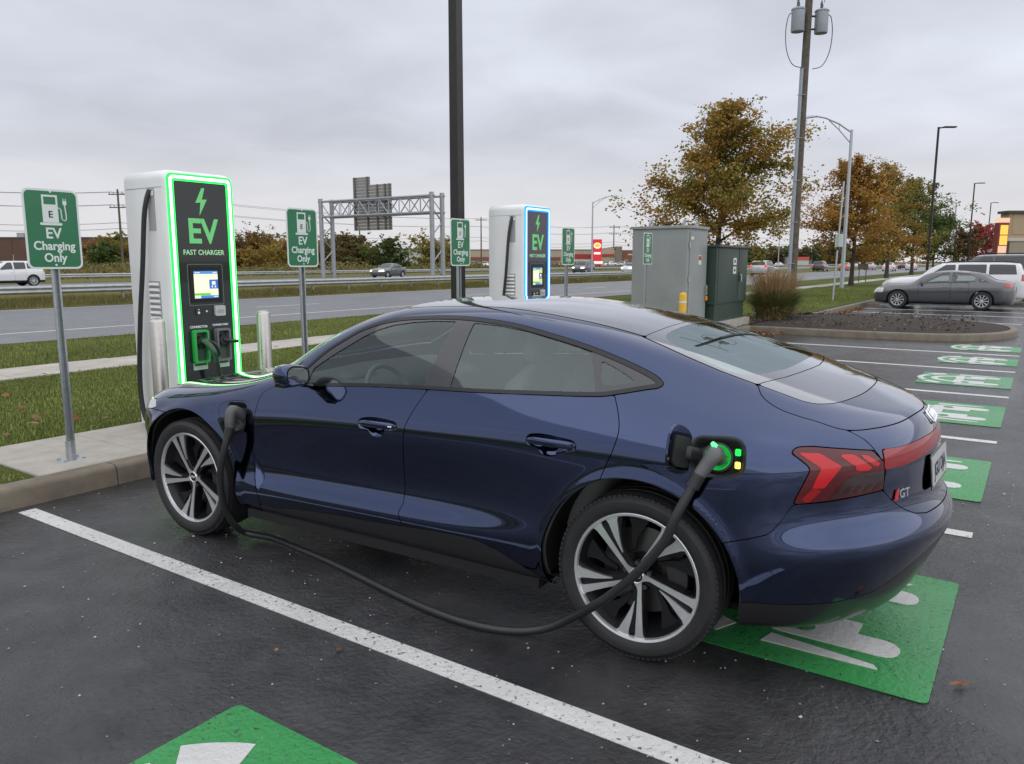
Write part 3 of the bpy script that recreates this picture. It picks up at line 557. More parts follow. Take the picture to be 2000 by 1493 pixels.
# ---- skin panels
PO=lambda n,f,m,**k: panel_obj(n,HB,f,m,car,**k)
Tside=np.where(y>-1.31,Trail,np.where(y>-1.86,Trw,99)); 
SIDE=[-D-g,(Tside-T)*K-g,-FD-g,-RD-g,-ROCK-g,-FEND-g,-DECK-g,-np.minimum(DBLK+.01,.05)-g,-RW-g,-LAMP-g,-RB0-g,-SKIRT-g,-TG-g,-BAR-g,-HOOD,-WS,aR,(T-1.2)*K,1.2-y,-RPO,-y+.9-np.where(T<8.4,.9-0.7,0)*0]
side_parts={}
for sd_ in 'LR':
    k=dict(sides=sd_)
    PO('side_frame',SIDE,BLUE,**k); fd=PO('front_door',[FD-g,-HF,-OUTL],BLUE,**k); rd=PO('rear_door',[RD-g,-HR],BLUE,**k); fe=PO('fender',[FEND-g,-FB-g,-HL-g,-FPO,aF,-ROCK-g,(T-1.2)*K,-HOOD-g,-FD-g],BLUE,**k)
    side_parts[sd_]=(fd,rd,fe)
    PO('rocker_panel',[ROCK-g,(T-.6)*K],mat('sill black',(.03,.03,.032),.35,.2),**k)
    panel_obj('window_trim',HB,[D-.001,-(D-.017)],TRIM,car,off=.003,flange=.006,**k)
    panel_obj('pillar_cover',HB,[D-.0165,-FG,-RG,-QG],PILLAR,car,off=.0,flange=.004,**k)
    panel_obj('window',HB,[FG+.002],WGL,fd,off=-.004,flange=0,**k); panel_obj('window',HB,[RG+.002],PGL,rd,off=-.004,flange=0,**k); PO('quarter_window',[QG+.002],PGL,off=-.004,flange=0,**k)
    for nm,f,par,dep,ste,m_ in (('handle_recess',HF,fd,.030,1.3,BLUE),('handle_recess',HR,rd,.030,1.3,BLUE),('air_outlet',OUTL,fd,.03,1.2,BLUE)):
        panel_obj(nm,HB,[f+.001],m_,par,custom=False,flange=0,offs=-np.clip(f*ste,0,dep),**k)
    if sd_=='L':
        panel_obj('charge_flap',HB,[FPO-.0015,-FPI],BLUE,fe,off=-.001,**k); panel_obj('charge_recess',HB,[FPI+.001],BLACKP,fe,custom=False,flange=0,offs=-np.clip(FPI*3,0,.055),**k)
        panel_obj('charge_recess',HB,[RPO+.001],BLACKP,car,custom=False,flange=0,offs=-np.clip((RPO-.008)*3,0,.05),**k)
    else:
        panel_obj('charge_flap',HB,[FPO-.0015],BLUE,fe,**k); panel_obj('charge_flap',HB,[RPO-.0015],BLUE,car,**k)
    # tail lamp housing with chevron light guides
    lp=PO('tail_lamp',[LAMP-.002],LAMPD,off=.001,**k)
    for P_,m_,o_ in (([(-2.061,.958),(-2.13,.955),(-2.205,.905),(-2.154,.825),(-2.116,.826),(-2.141,.902)],LAMPR,.0028),([(-2.117,.823),(-2.153,.823),(-2.110,.772),(-2.072,.769)],mat('lamp mid red',(.30,.004,.008),.14,coat=.3),.0028),([(-2.185,.950),(-2.238,.944),(-2.296,.893),(-2.296,.880),(-2.248,.883),(-2.246,.901)],LAMPR,.0028),([(-2.252,.942),(-2.280,.936),(-2.320,.902),(-2.312,.887)],LAMPR,.0028),([(-2.242,.868),(-2.352,.868),(-2.362,.806),(-2.167,.782),(-2.205,.835)],LAMPB,.0024)):
        panel_obj('light_guide',HB,[np.minimum(sdf_poly(P_,y,z),LAMP-.004)],m_,lp,off=o_,flange=.003,**k)
    for q in range(5):
        a0=-2.20-.030*q; panel_obj('light_guide',HB,[np.minimum(sdf_poly([(a0,.828),(a0-.016,.829),(a0+.006,.795),(a0+.022,.793)],y,z),LAMP-.004)],mat('lamp faint red',(.055,.003,.005),.2,coat=.3),lp,off=.0040,flange=.002,**k)
    PO('headlamp',[HL-.002],mat('headlamp lens',(.55,.56,.58),.1,.3,coat=1),off=.001,**k)
both=dict(sides='B')
PO('hood',[HOOD-g,-WS-g],BLUE,**both); GRL=np.minimum.reduce([sdf_poly([(-.6,.40),(.46,.40),(.56,.52),(.52,.62),(.40,.665),(-.6,.665)],x,z),y-1.9]); LOW=np.minimum.reduce([sdf_poly([(.55,.30),(.80,.33),(.82,.46),(.66,.42)],x,z),y-1.85])
PO('grille',[GRL-.002],GLOSSB,off=-.004,**both)
for sd_ in 'LR': PO('side_intake',[LOW-.002],BLACKP,off=-.006,sides=sd_)
PO('front_bumper',[FB-g,-GRL,-LOW,-HL-g,aF,-HOOD-g,(T-.6)*K],BLUE,**both); PO('roof',[ROOF-g],mat('roof black glass',(.25,.262,.285),.10,.95,coat=1),**both)
PO('windscreen',[WS-g],WSG,off=-.003,flange=.004,**both)
PO('rear_window_surround',[RW-g,-RWC],mat('rear glass black border',(.24,.24,.262),.12,.95,coat=1),**both); PO('rear_window',[RWC+.001],RGL,flange=0,off=-.001,**both)
PO('deck_panel',[DBLK-g,DECK+.05],mat('deck gloss panel',(.23,.232,.255),.13,.95,coat=1),off=.0,**both); tgo=PO('trunk_lid',[DECK-g,-DBLK-g,-RW-g],BLUE,**both)
PO('tailgate',[TG-g,-BAR-.001,-LAMP-g],BLUE,**both); PO('light_bar',[BAR-.0005],BARR,off=.004,flange=.01,**both)
PO('rear_bumper',[RBUMP-g,-LAMP-g],BLUE,**both); PO('diffuser',[SKIRT-g,(T-.05)*K],mat('diffuser black',(.014,.014,.016),.28,coat=.3),off=.0,**both)
PO('inner_shell',[-np.minimum((T-10.8)*K,y-1.40),-np.minimum((T-11.2)*K,-1.95-y),-D+.004,np.minimum(aF,aR)-.0,-RWC,-WS,-np.maximum(FPI,RPO),-np.maximum.reduce([HF,HR,OUTL])],mat('cabin lining',(.07,.075,.075),.85),off=-.034,flange=0,**both)
# ---- wheels
def polar(r,a): return (r*math.cos(a),r*math.sin(a))
def hero_wheel(name,loc,side,rot):
    """axis along x, outboard face towards -x for side=-1"""
    w=empty(name,loc); w.parent=car; s=side; RR=.280
    tp=[(.274,.116),(.283,.128),(.306,.138),(.330,.1365),(.347,.124),(.357,.105),(.3605,.08)]+[(.3615,.06),(.355,.058),(.355,.050),(.362,.048),(.362,.006),(.355,.004),(.355,-.004),(.362,-.006),(.362,-.048),(.355,-.05),(.355,-.058),(.3615,-.06)]+[(.3605,-.08),(.357,-.105),(.347,-.124),(.330,-.1365),(.306,-.138),(.274,-.116)]
    ty=MB().lathe([(r,h*s) for r,h in tp],72,'x').build('tyre',RUB,w,30)
    mb=MB()
    for k in range(90):
        a=2*math.pi*(k+.5)/90; c,sn=math.cos(a),math.sin(a)
        M=Matrix(((1,0,0),(0,c,-sn),(0,sn,c)))
        for q in (1,-1): mb.box((s*q*.110,.3478*c,.3478*sn),(.026,.017,.0175),M)
    tr=mb.build('tread_block',RUB,ty,None); kind(tr,'stuff')
    MB().lathe([(RR+.003,.110*s),(RR+.003,.122*s),(RR-.003,.127*s),(RR-.013,.124*s),(RR-.017,.112*s)],72,'x').build('rim_lip',SILV,w,40)
    MB().lathe([(RR-.012,.116*s),(RR-.03,.085*s),(.222,.02*s),(.220,-.10*s),(.25,-.115*s)],60,'x').build('rim_barrel',DARKA,w,50)
    MB().lathe([(.075,.010*s),(.19,.008*s),(.192,-.014*s),(.075,-.016*s)],48,'x').build('brake_disc',DISC,w,40)
    MB().lathe([(0,.03*s),(.078,.03*s),(.08,.0)],32,'x').build('hub',DARKA,w,40)
    cal_=[polar(r,a) for r,a in [(.12,t) for t in np.linspace(-.5,.5,8)]+[(.205,t) for t in np.linspace(.5,-.5,8)]]
    MB().prism(cal_,-.04*s,.05*s,(Vector((0,0,0)),Vector((0,-1,0)),Vector((0,0,1)),Vector((1,0,0)))).build('brake_caliper',mat('caliper',(.05,.05,.055),.4,.3),w)
    fr=lambda h:(Vector((s*h,0,0)),Vector((0,float(s),0)),Vector((0,0,1)),Vector((float(s),0,0)))
    # as seen from outside: u axis to viewer's right
    if s<0: U=Vector((0,-1,0))
    else: U=Vector((0,1,0))
    F0=(Vector((0,0,0)),U,Vector((0,0,1)),Vector((float(s),0,0)))
    def pl(P,h0,h1,nm,m):
        # face profile dishes: outer radius sits at h, hub slightly in
        n=len(P); Vv=[];
        for hh in (h0,h1):
            for p in P:
                r=math.hypot(*p); d=hh-.022*(1-min(1,r/RR))**1.2; Vv.append(F0[0]+U*p[0]+Vector((0,0,p[1]))+F0[3]*d)
        MB().add(Vv,[tuple(range(n)),tuple(range(2*n-1,n-1,-1))]+[(k,n+k,n+(k+1)%n,(k+1)%n) for k in range(n)]).build(nm,m,w,None)
    for k in range(5):
        t0=rot+k*2*math.pi/5; dg=math.radians
        def strip(pts):  # list of (r, a_left, a_right): small angle clockwise is negative
            L=[polar(r,t0-dg(a)) for r,a,b in pts]; R_=[polar(r,t0-dg(b)) for r,a,b in reversed(pts)]; return L+R_
        sp=[(.034,-44,18),(.046,-30,0),(.06,-23,-5.5),(.09,-15.5,-3.4),(.13,-11.6,-1.8),(.17,-9.4,-.9),(.21,-8.3,-.2),(.25,-7.8,.2),(RR-.010,-9.6,1.6)]
        bl=[(.112,3.4,5.0),(.15,4.6,9.6),(.19,5.8,13.6),(.23,7.2,16.6),(.25,7.6,17.6),(RR-.010,6.6,20.5)]
        pl(strip(sp),.112,.118,'spoke_face',SILV); pl(strip(bl),.108,.116,'spoke_blade',SILV)
        pl(strip([(.045,-40,26),(.09,-19,12),(.13,-13,10),(.18,-10,15),(.22,-8.6,19),(RR-.012,-10,24)]),.060,.1065,'spoke_core',DARKA)
        # thin dark wing between pairs
        pl(strip([(.10,16,24),(.16,24,34),(.20,28,42),(RR-.014,26,50)]),.055,.075,'spoke_wing',DARKA)
        b=polar(.056,t0-dg(-36)); MB().cyl(F0[0]+U*b[0]+Vector((0,0,b[1]))+F0[3]*.07,F0[0]+U*b[0]+Vector((0,0,b[1]))+F0[3]*.094,.011,n=6).build('lug_nut',mat('lug steel',(.12,.12,.125),.35,.9),w)
    MB().lathe([(0,.100*s),(.026,.0995*s),(.0285,.097*s)],32,'x').build('hub_cap',GLOSSB,w,40)
    MB().lathe([(.027,.0995*s),(.030,.1025*s),(.0335,.099*s),(.036,.094*s)],32,'x').build('hub_ring',SILV,w,50)
    for k in range(4): MB().lathe([(.0062+.0013*math.cos(t),(.1005+.0013*math.sin(t))*s) for t in np.linspace(0,2*math.pi,7)[:-1]],16,'x',(0,(k-1.5)*.0085,0),closed=True).build('cap_ring',SILV,w)
    return w
for nm,yy,ss,ro in (('front_wheel',AX,-1,math.radians(118)),('rear_wheel',-AX-.004,-1,math.radians(128)),('front_wheel',AX,1,1.),('rear_wheel',-AX-.004,1,.5)):
    hw=hero_wheel(nm,(ss*.822,yy,TR),ss,ro)
    mb=MB(); n=26; rr=.447     # wheel-house liner
    A=[math.radians(-12+204*k/n) for k in range(n+1)]; V=[]
    for xx in (ss*.50,ss*(.915)):
        V+=[(xx,yy+rr*math.cos(a),max(.19,TR+rr*math.sin(a))) for a in A]
    mb.add(V,[(k,k+1,n+2+k,n+1+k) for k in range(n)]+[tuple(range(n+1))]); mb.build('wheel_house',BLACKM,car,40)
MB().box((0,0,.205),(1.30,4.2,.03)).build('underbody',BLACKM,car)
mb=MB()
for ss in (-1,1): mb.box((ss*.70,0,.215),(.42,1.96,.05))
mb.build('floor_sill',BLACKM,car)
# ---- surface look-up for fittings
def surf_at(yq,zq,tmax=9.2):
    m=np.where(T<tmax,(y-yq)**2+(z-zq)**2,1e9); i,j=np.unravel_index(np.argmin(m),m.shape); p=HB.P[i,j]; n=HB.N[i,j]
    return Vector((-(p[0]),yq,zq)),Vector((-n[0],n[1],n[2]))
# ---- door handles
for (ya,za,yb,zb_,par) in ((.062,.858,-.184,.862,0),(-.942,.895,-1.186,.898,1)):
    a,na=surf_at(ya,za); b,nb=surf_at(yb,zb_); pts=[];rad=[]
    for k in range(15):
        u=k/14; bow=.012*math.sin(math.pi*u); p=a.lerp(b,u)+na.lerp(nb,u).normalized()*(bow-.004*(u<.05)); pts.append(p); e_=1-abs(2*u-1)**6; rad.append((.0175*(.45+.55*e_),.0105*(.5+.5*e_)))
    h=MB().tube(pts,rad,14,flat=(0,0,1)).build('door_handle',BLUE,side_parts['L'][par],60)
    bz=b+nb*.004; MB().rbox(bz+Vector((0,.030,0)),(.012,.05,.02),.004).build('handle_cap',BLUE,h)
    m_=copy_tree(h,side_parts['R'][par]); m_.scale=(-1,1,1)
p,n=surf_at(-.155,.860); MB().box(p+n*.017,(.003,.024,.006)).build('handle_mark',mat('white print',(.8,.8,.8),.5),side_parts['L'][0])
# ---- mirrors
def mirror(ss):
    par=side_parts['L' if ss<0 else 'R'][0]; mm=empty('door_mirror',(ss*1.0,.475,1.075)); mm.parent=par; mm.scale=(.84,.9,.92)
    sec=[];N_=22
    prof=[(.090,.30,.25),(.080,.62,.60),(.055,.86,.84),(.018,.98,.97),(-.030,1.0,1.0),(-.058,.96,.96),(-.066,.90,.90)]
    V=[]
    for yo,sx,sz in prof:
        for k in range(N_):
            a=2*math.pi*k/N_; c,sn=math.cos(a),math.sin(a); q=lambda v,e_:math.copysign(abs(v)**e_,v)
            px=q(c,.62)*.105*sx; pz=q(sn,.62)*.066*sz*(1.0 if px*ss>0 else .94); pz+=.004-.02*(px*ss/.105 if px*ss<0 else 0)*0
            V.append((px,yo+.012*(1-abs(px)/.105),pz-.010*(px*ss<0)*abs(px)/.1))
    Fs=[(i*N_+k,(i+1)*N_+k,(i+1)*N_+(k+1)%N_,i*N_+(k+1)%N_) for i in range(len(prof)-1) for k in range(N_)]+[tuple(range(N_))]
    if ss>0: pass
    MB().add(V,Fs).build('mirror_housing',BLUE,mm,60)
    g_=[(-.066,*v) for v in [(q[0]*.86,q[2]*.84) for q in V[-N_:]]]
    MB().add([(v[0],-.0615+.006*(1-abs(v[0])/.1),v[2]) for v in V[-N_:]],[tuple(range(N_-1,-1,-1))]).build('mirror_bezel',GLOSSB,mm,None)
    MB().add([(v[0]*.88,-.064+.006*(1-abs(v[0])/.1),v[2]*.84) for v in V[-N_:]],[tuple(range(N_-1,-1,-1))]).build('mirror_glass',mat('mirror silver',(.75,.77,.78),.02,1),mm,None)
    MB().box((ss*.002,.005,-.050),(.17,.08,.018)).build('mirror_lower',GLOSSB,mm)
    MB().tube([(-ss*.055,-.005,-.05),(-ss*.09,-.01,-.062),(-ss*.125,-.02,-.07)],[(.05,.018),(.05,.016),(.06,.014)],12,flat=(0,1,0)).build('mirror_arm',GLOSSB,mm,60)
    return mm
mirror(-1); mirror(1)
# ---- cabin
cab=lambda b,n,m,sm=50: b.build(n,m,car,sm)
def loft_box(c,d,ex=.5,lean=0,n=8,m=16,taper=.85):
    """soft cushion"""
    mb=MB();V=[]
    for i in range(n+1):
        v=-1+2*i/n; rz=(1-abs(v)**4)**.5 if abs(v)<1 else .25; rz=max(rz,.3)
        for k in range(m):
            a=2*math.pi*k/m; q=lambda t,e_:math.copysign(abs(t)**e_,t)
            V.append((c[0]+q(math.cos(a),ex)*d[0]/2*rz*(1-(1-taper)*(v+1)/2),c[1]+q(math.sin(a),ex)*d[1]/2*rz+lean*v*d[2]/2,c[2]+v*d[2]/2))
    mb.add(V,[(i*m+k,i*m+(k+1)%m,(i+1)*m+(k+1)%m,(i+1)*m+k) for i in range(n) for k in range(m)]+[tuple(range(m-1,-1,-1)),tuple(range(n*m,n*m+m))]); return mb
for ss in (-1,1):
    st=empty('front_seat',(ss*.38,-.32,.3)); st.parent=car
    loft_box((0,.08,.15),(.52,.56,.18)).build('cushion',SEATM,st,60); loft_box((0,-.24,.52),(.52,.16,.66),.5,-.33).build('backrest',SEATM,st,60); loft_box((0,-.37,.955),(.27,.10,.20),.5,-.2).build('headrest',SEATM,st,60)
for ss in (-.42,.42): cab(loft_box((ss,-1.10,.62),(.62,.2,.66),.5,-.45),'rear_backrest',SEATM)
for ss in (-.42,.42): cab(loft_box((ss,-1.27,1.03),(.30,.09,.15),.5,-.3),'rear_headrest',SEATM)
cab(loft_box((0,-.86,.46),(1.3,.55,.2)),'rear_cushion',SEATM)
cab(MB().box((0,-.1,.28),(1.45,2.2,.03)),'cabin_floor',DASHM)
cab(MB().tube([(-.76,.72,.86),(-.6,.70,.90),(0,.70,.92),(.6,.70,.90),(.76,.72,.86)],[(.30,.11)]*5,20,flat=(0,1,0)),'dashboard',DASHM)
cab(loft_box((-.38,.62,.97),(.36,.24,.10)),'instrument_hood',DASHM); cab(MB().rbox((0,.50,.90),(.30,.02,.16),.008),'centre_screen',GLOSSB)
for k in range(3): cab(MB().box((-.04+.03*k,.487,.845+.02*k),(.07,.004,.006)),'button_row',mat('button grey',(.5,.5,.5),.4))
sw=empty('steering_wheel',(-.38,.33,.90)); sw.parent=car; sw.rotation_euler=(math.radians(66),0,0)
MB().lathe([(.175+.016*math.cos(t),.016*math.sin(t)) for t in np.linspace(0,2*math.pi,11)[:-1]],40,'z',closed=True).build('rim',SEATM,sw,60)
MB().lathe([(0,.02),(.06,.018),(.07,-.02),(0,-.03)],20).build('boss',DASHM,sw,50); MB().box((0,0,0),(.34,.035,.018)).build('spoke',DASHM,sw); MB().box((0,-.085,0),(.03,.16,.018)).build('spoke',DASHM,sw)
cab(MB().tube([(-.38,.36,.89),(-.38,.66,.80)],.035,10),'steering_column',DASHM)
cab(MB().rbox((0,.20,1.335),(.26,.03,.08),.02),'rear_view_mirror',GLOSSB)
cab(MB().box((0,-1.52,1.035),(1.25,.5,.02)),'parcel_shelf',DASHM)
# ---- badges, plate, sensors
def rear_at(xq,zq):
    m=np.where((y<-2.0),(x-abs(xq))**2+(z-zq)**2,1e9); i,j=np.unravel_index(np.argmin(m),m.shape); p=HB.P[i,j]; n=HB.N[i,j]; s_=1 if xq>0 else -1
    return Vector((xq,p[1],zq)),Vector((n[0]*s_,n[1],n[2]))
bd=empty('ring_badge',(0,0,0)); bd.parent=car
for k in range(4):
    p,n=rear_at((k-1.5)*.047+.001,1.003); u=Vector((0,0,1)).cross(n).normalized(); v=n.cross(u)
    V=[];Fs=[]; n1_,n2_=24,8
    for i in range(n1_):
        a=2*math.pi*i/n1_; d=u*math.cos(a)+v*math.sin(a)
        for j in range(n2_): b=2*math.pi*j/n2_; V.append(p+n*.006+d*(.030+.0052*math.cos(b))+n*.005*math.sin(b))
    Fs=[(i*n2_+j,((i+1)%n1_)*n2_+j,((i+1)%n1_)*n2_+(j+1)%n2_,i*n2_+(j+1)%n2_) for i in range(n1_) for j in range(n2_)]
    MB().add(V,Fs).build('badge_ring',mat('badge white chrome',(.85,.86,.87),.18,.6),bd,60)
PLATE=mat('plate white',(.50,.51,.50),.4)
pp,pn=rear_at(-.09,.805); pn=Vector((-.09,-1,.10)).normalized(); pl_=empty('licence_plate',pp+pn*.006); pl_.parent=car; pu=Vector((0,0,1)).cross(pn).normalized(); pv=pn.cross(pu)
pf=lambda d:(pn*d,pu,pv,pn)
MB().prism(rrect(.40,.15,.015),-.004,.0,pf(0)).build('plate_frame',GLOSSB,pl_); MB().prism(rrect(.375,.122,.012),.0,.003,pf(0)).build('plate_board',PLATE,pl_)
text('JGU DJA',.082,(pn*.0035+pv*-.004,pu,pv,pn),mat('plate ink',(.03,.04,.06),.5),pl_,'plate_lettering',.0008,.002,.95)
p,n=rear_at(-.505,.762); u=Vector((0,0,1)).cross(n).normalized(); v=n.cross(u); by_=empty('badge',p+n*.004); by_.parent=car
MB().prism([(-.045,-.02),(-.025,-.02),(-.012,.02),(-.032,.02)],-.001,.003,(Vector((0,0,0)),u,v,n)).build('badge_red',mat('badge red',(.5,.02,.03),.3,coat=.5),by_)
text('GT',.05,(u*.022+n*.001,u,v,n),CHROME,by_,'badge_letters',.001,.001)
for yq,zq in ((-2.0,.50),): 
    p,n=surf_at(yq,zq); MB().cyl(p-n*.003,p+n*.0006,.0115,n=20).build('parking_sensor',BLUE,car)
for xq in (-.55,-.25,.25,.55): p,n=rear_at(xq,.555); MB().cyl(p-n*.003,p+n*.0006,.0115,n=20).build('parking_sensor',BLUE,car)
# ---- rear charge port fittings
GLED=emit_mat('port green light',(.02,.8,.10),1.3); YLED=emit_mat('port yellow light',(1,.85,.15),1.3)
p,n=surf_at(-1.785,.927); u=Vector((0,-1,0)); u=(u-n*u.dot(n)).normalized(); v=n.cross(u)*-1
if v.z<0: v=-v
MB().cyl(p-n*.048,p-n*.012,.060,.058,n=28).build('charge_socket',mat('socket black',(.012,.012,.012),.3),car,40)
MB().lathe([(0,.001),(.044,.001),(.046,.004),(.050,.004),(.050,0)],28,'z').build('socket_glow',emit_mat('socket green glow',(.01,.42,.05),.8),car,None).matrix_basis=Matrix((( *[u.x,v.x,n.x],(p-n*.013).x),(*[u.y,v.y,n.y],(p-n*.013).y),(*[u.z,v.z,n.z],(p-n*.013).z),(0,0,0,1)))
for yq,zq,m_ in ((-1.858,.952,GLED),(-1.862,.905,YLED)):
    q,_=surf_at(yq,zq); MB().rbox(q-n*.014,(.012,.022,.026),.006).build('port_light',m_,car)
# open flap hinged at the front edge of the port
fl=empty('charge_flap',p); fl.parent=car
o=u*(-.135)+n*.060; fu=(n*.93-u*.36).normalized(); ff=(o,fu,v,fu.cross(v))
MB().prism(spl([(-.055,-.075),(-.075,-.02),(-.075,.05),(-.04,.088),(.03,.10),(.07,.07),(.078,.0),(.06,-.07),(.0,-.088)],3,True),-.006,.006,ff).build('flap_panel',BLUE,fl)
MB().prism(rrect(.10,.12,.02),.0065,.018,ff).build('flap_inner',BLACKP,fl); MB().prism(rrect(.10,.12,.02),-.018,-.0065,ff).build('flap_inner',BLACKP,fl)
MB().tube([o+fu*-.02,u*-.095+n*.035,u*-.07-n*.005],[(.026,.007)]*3,10,flat=tuple(v)).build('flap_hinge',BLACKP,fl)
PORT_R=(p,n,u,v)
p,n=surf_at(.985,.80); PORT_F=(p,n)
def c2w(p): c_,s_=math.cos(CARYAW),math.sin(CARYAW); return Vector((CARLOC[0]+p[0]*c_-p[1]*s_,CARLOC[1]+p[0]*s_+p[1]*c_,p[2]))
def c2d(d): c_,s_=math.cos(CARYAW),math.sin(CARYAW); return Vector((d[0]*c_-d[1]*s_,d[0]*s_+d[1]*c_,d[2]))
# ------------------------------------------------------------------ charging cable looped from the front port to the rear port
PLUGG=mat('plug grey',(.085,.088,.092),.42,bump=.1,bscale=120); PLUGD=mat('plug black',(.02,.02,.022),.45)
cbl=thing('charging_cable','thick dark charging cable from front port along the ground to the glowing rear port','cable')
def smooth_path(P,k=8): return [tuple(p) for p in dense(P,k)]
rp,rn=c2w(PORT_R[0]),c2d(PORT_R[1]); ru=c2d(PORT_R[2])
a0=rp-rn*.012; a1=rp+rn*.040+Vector((0,0,.012)); a2=rp+rn*.085+Vector((0,0,-.005)); a3=Vector((2.700,1.000,.875)); a2b=a2.lerp(a3,.5)
MB().tube(smooth_path([a0,a1,a2,a2b,a3],5),[(.036-.0006*i,.034-.0006*i) for i in range(21)],18).build('rear_plug',PLUGG,cbl,60)
MB().tube([a1+Vector((0,0,.032)),a2.lerp(a1,.3)+Vector((0,0,.036))],[(.017,.006)]*2,10).build('plug_light',emit_mat('plug green light',(.1,1,.25),2.0),cbl)
d=(Vector((2.645,1.059,.724))-a3).normalized(); mb=MB(); mb.tube([a3-d*.01,a3+d*.045],.0265,16)
for k in range(4): mb.tube([a3+d*(.0+.012*k),a3+d*(.006+.012*k)],.0285-.0008*k,16)
mb.build('strain_relief',PLUGD,cbl,40)
fp,fn=c2w(PORT_F[0]),c2d(PORT_F[1])
b0=fp-fn*.03; b1=fp+fn*.045+Vector((0,0,.025)); b2=Vector((2.640,3.735,.735))
MB().tube(smooth_path([b0,b1,b1.lerp(b2,.55)+fn*.01,b2],6),[(.034-.0005*i,.030-.0003*i) for i in range(19)],18).build('front_plug',PLUGG,cbl,60)
d=(Vector((2.612,3.755,.616))-b2).normalized(); mb=MB(); mb.tube([b2-d*.01,b2+d*.05],.0265,16)
for k in range(4): mb.tube([b2+d*(.0+.013*k),b2+d*(.006+.013*k)],.0285-.0008*k,16)
mb.build('strain_relief',PLUGD,cbl,40)
CP=[b2,(2.612,3.755,.616),(2.605,3.80,.461),(2.645,3.845,.267),(2.72,3.86,.12),(2.815,3.87,.035),(2.868,3.70,.022),(2.845,3.45,.021),(2.815,3.2,.021),(2.767,2.914,.021),(2.691,2.514,.021),(2.653,2.218,.021),(2.657,2.009,.021),(2.700,1.840,.024),(2.745,1.70,.055),(2.752,1.577,.131),(2.698,1.402,.272),(2.673,1.309,.361),(2.648,1.21,.469),(2.640,1.10,.62),(2.645,1.059,.724),a3]
MB().tube(smooth_path([tuple(p) for p in CP],8),.0188,14).build('cable',RUBBER,cbl,60)
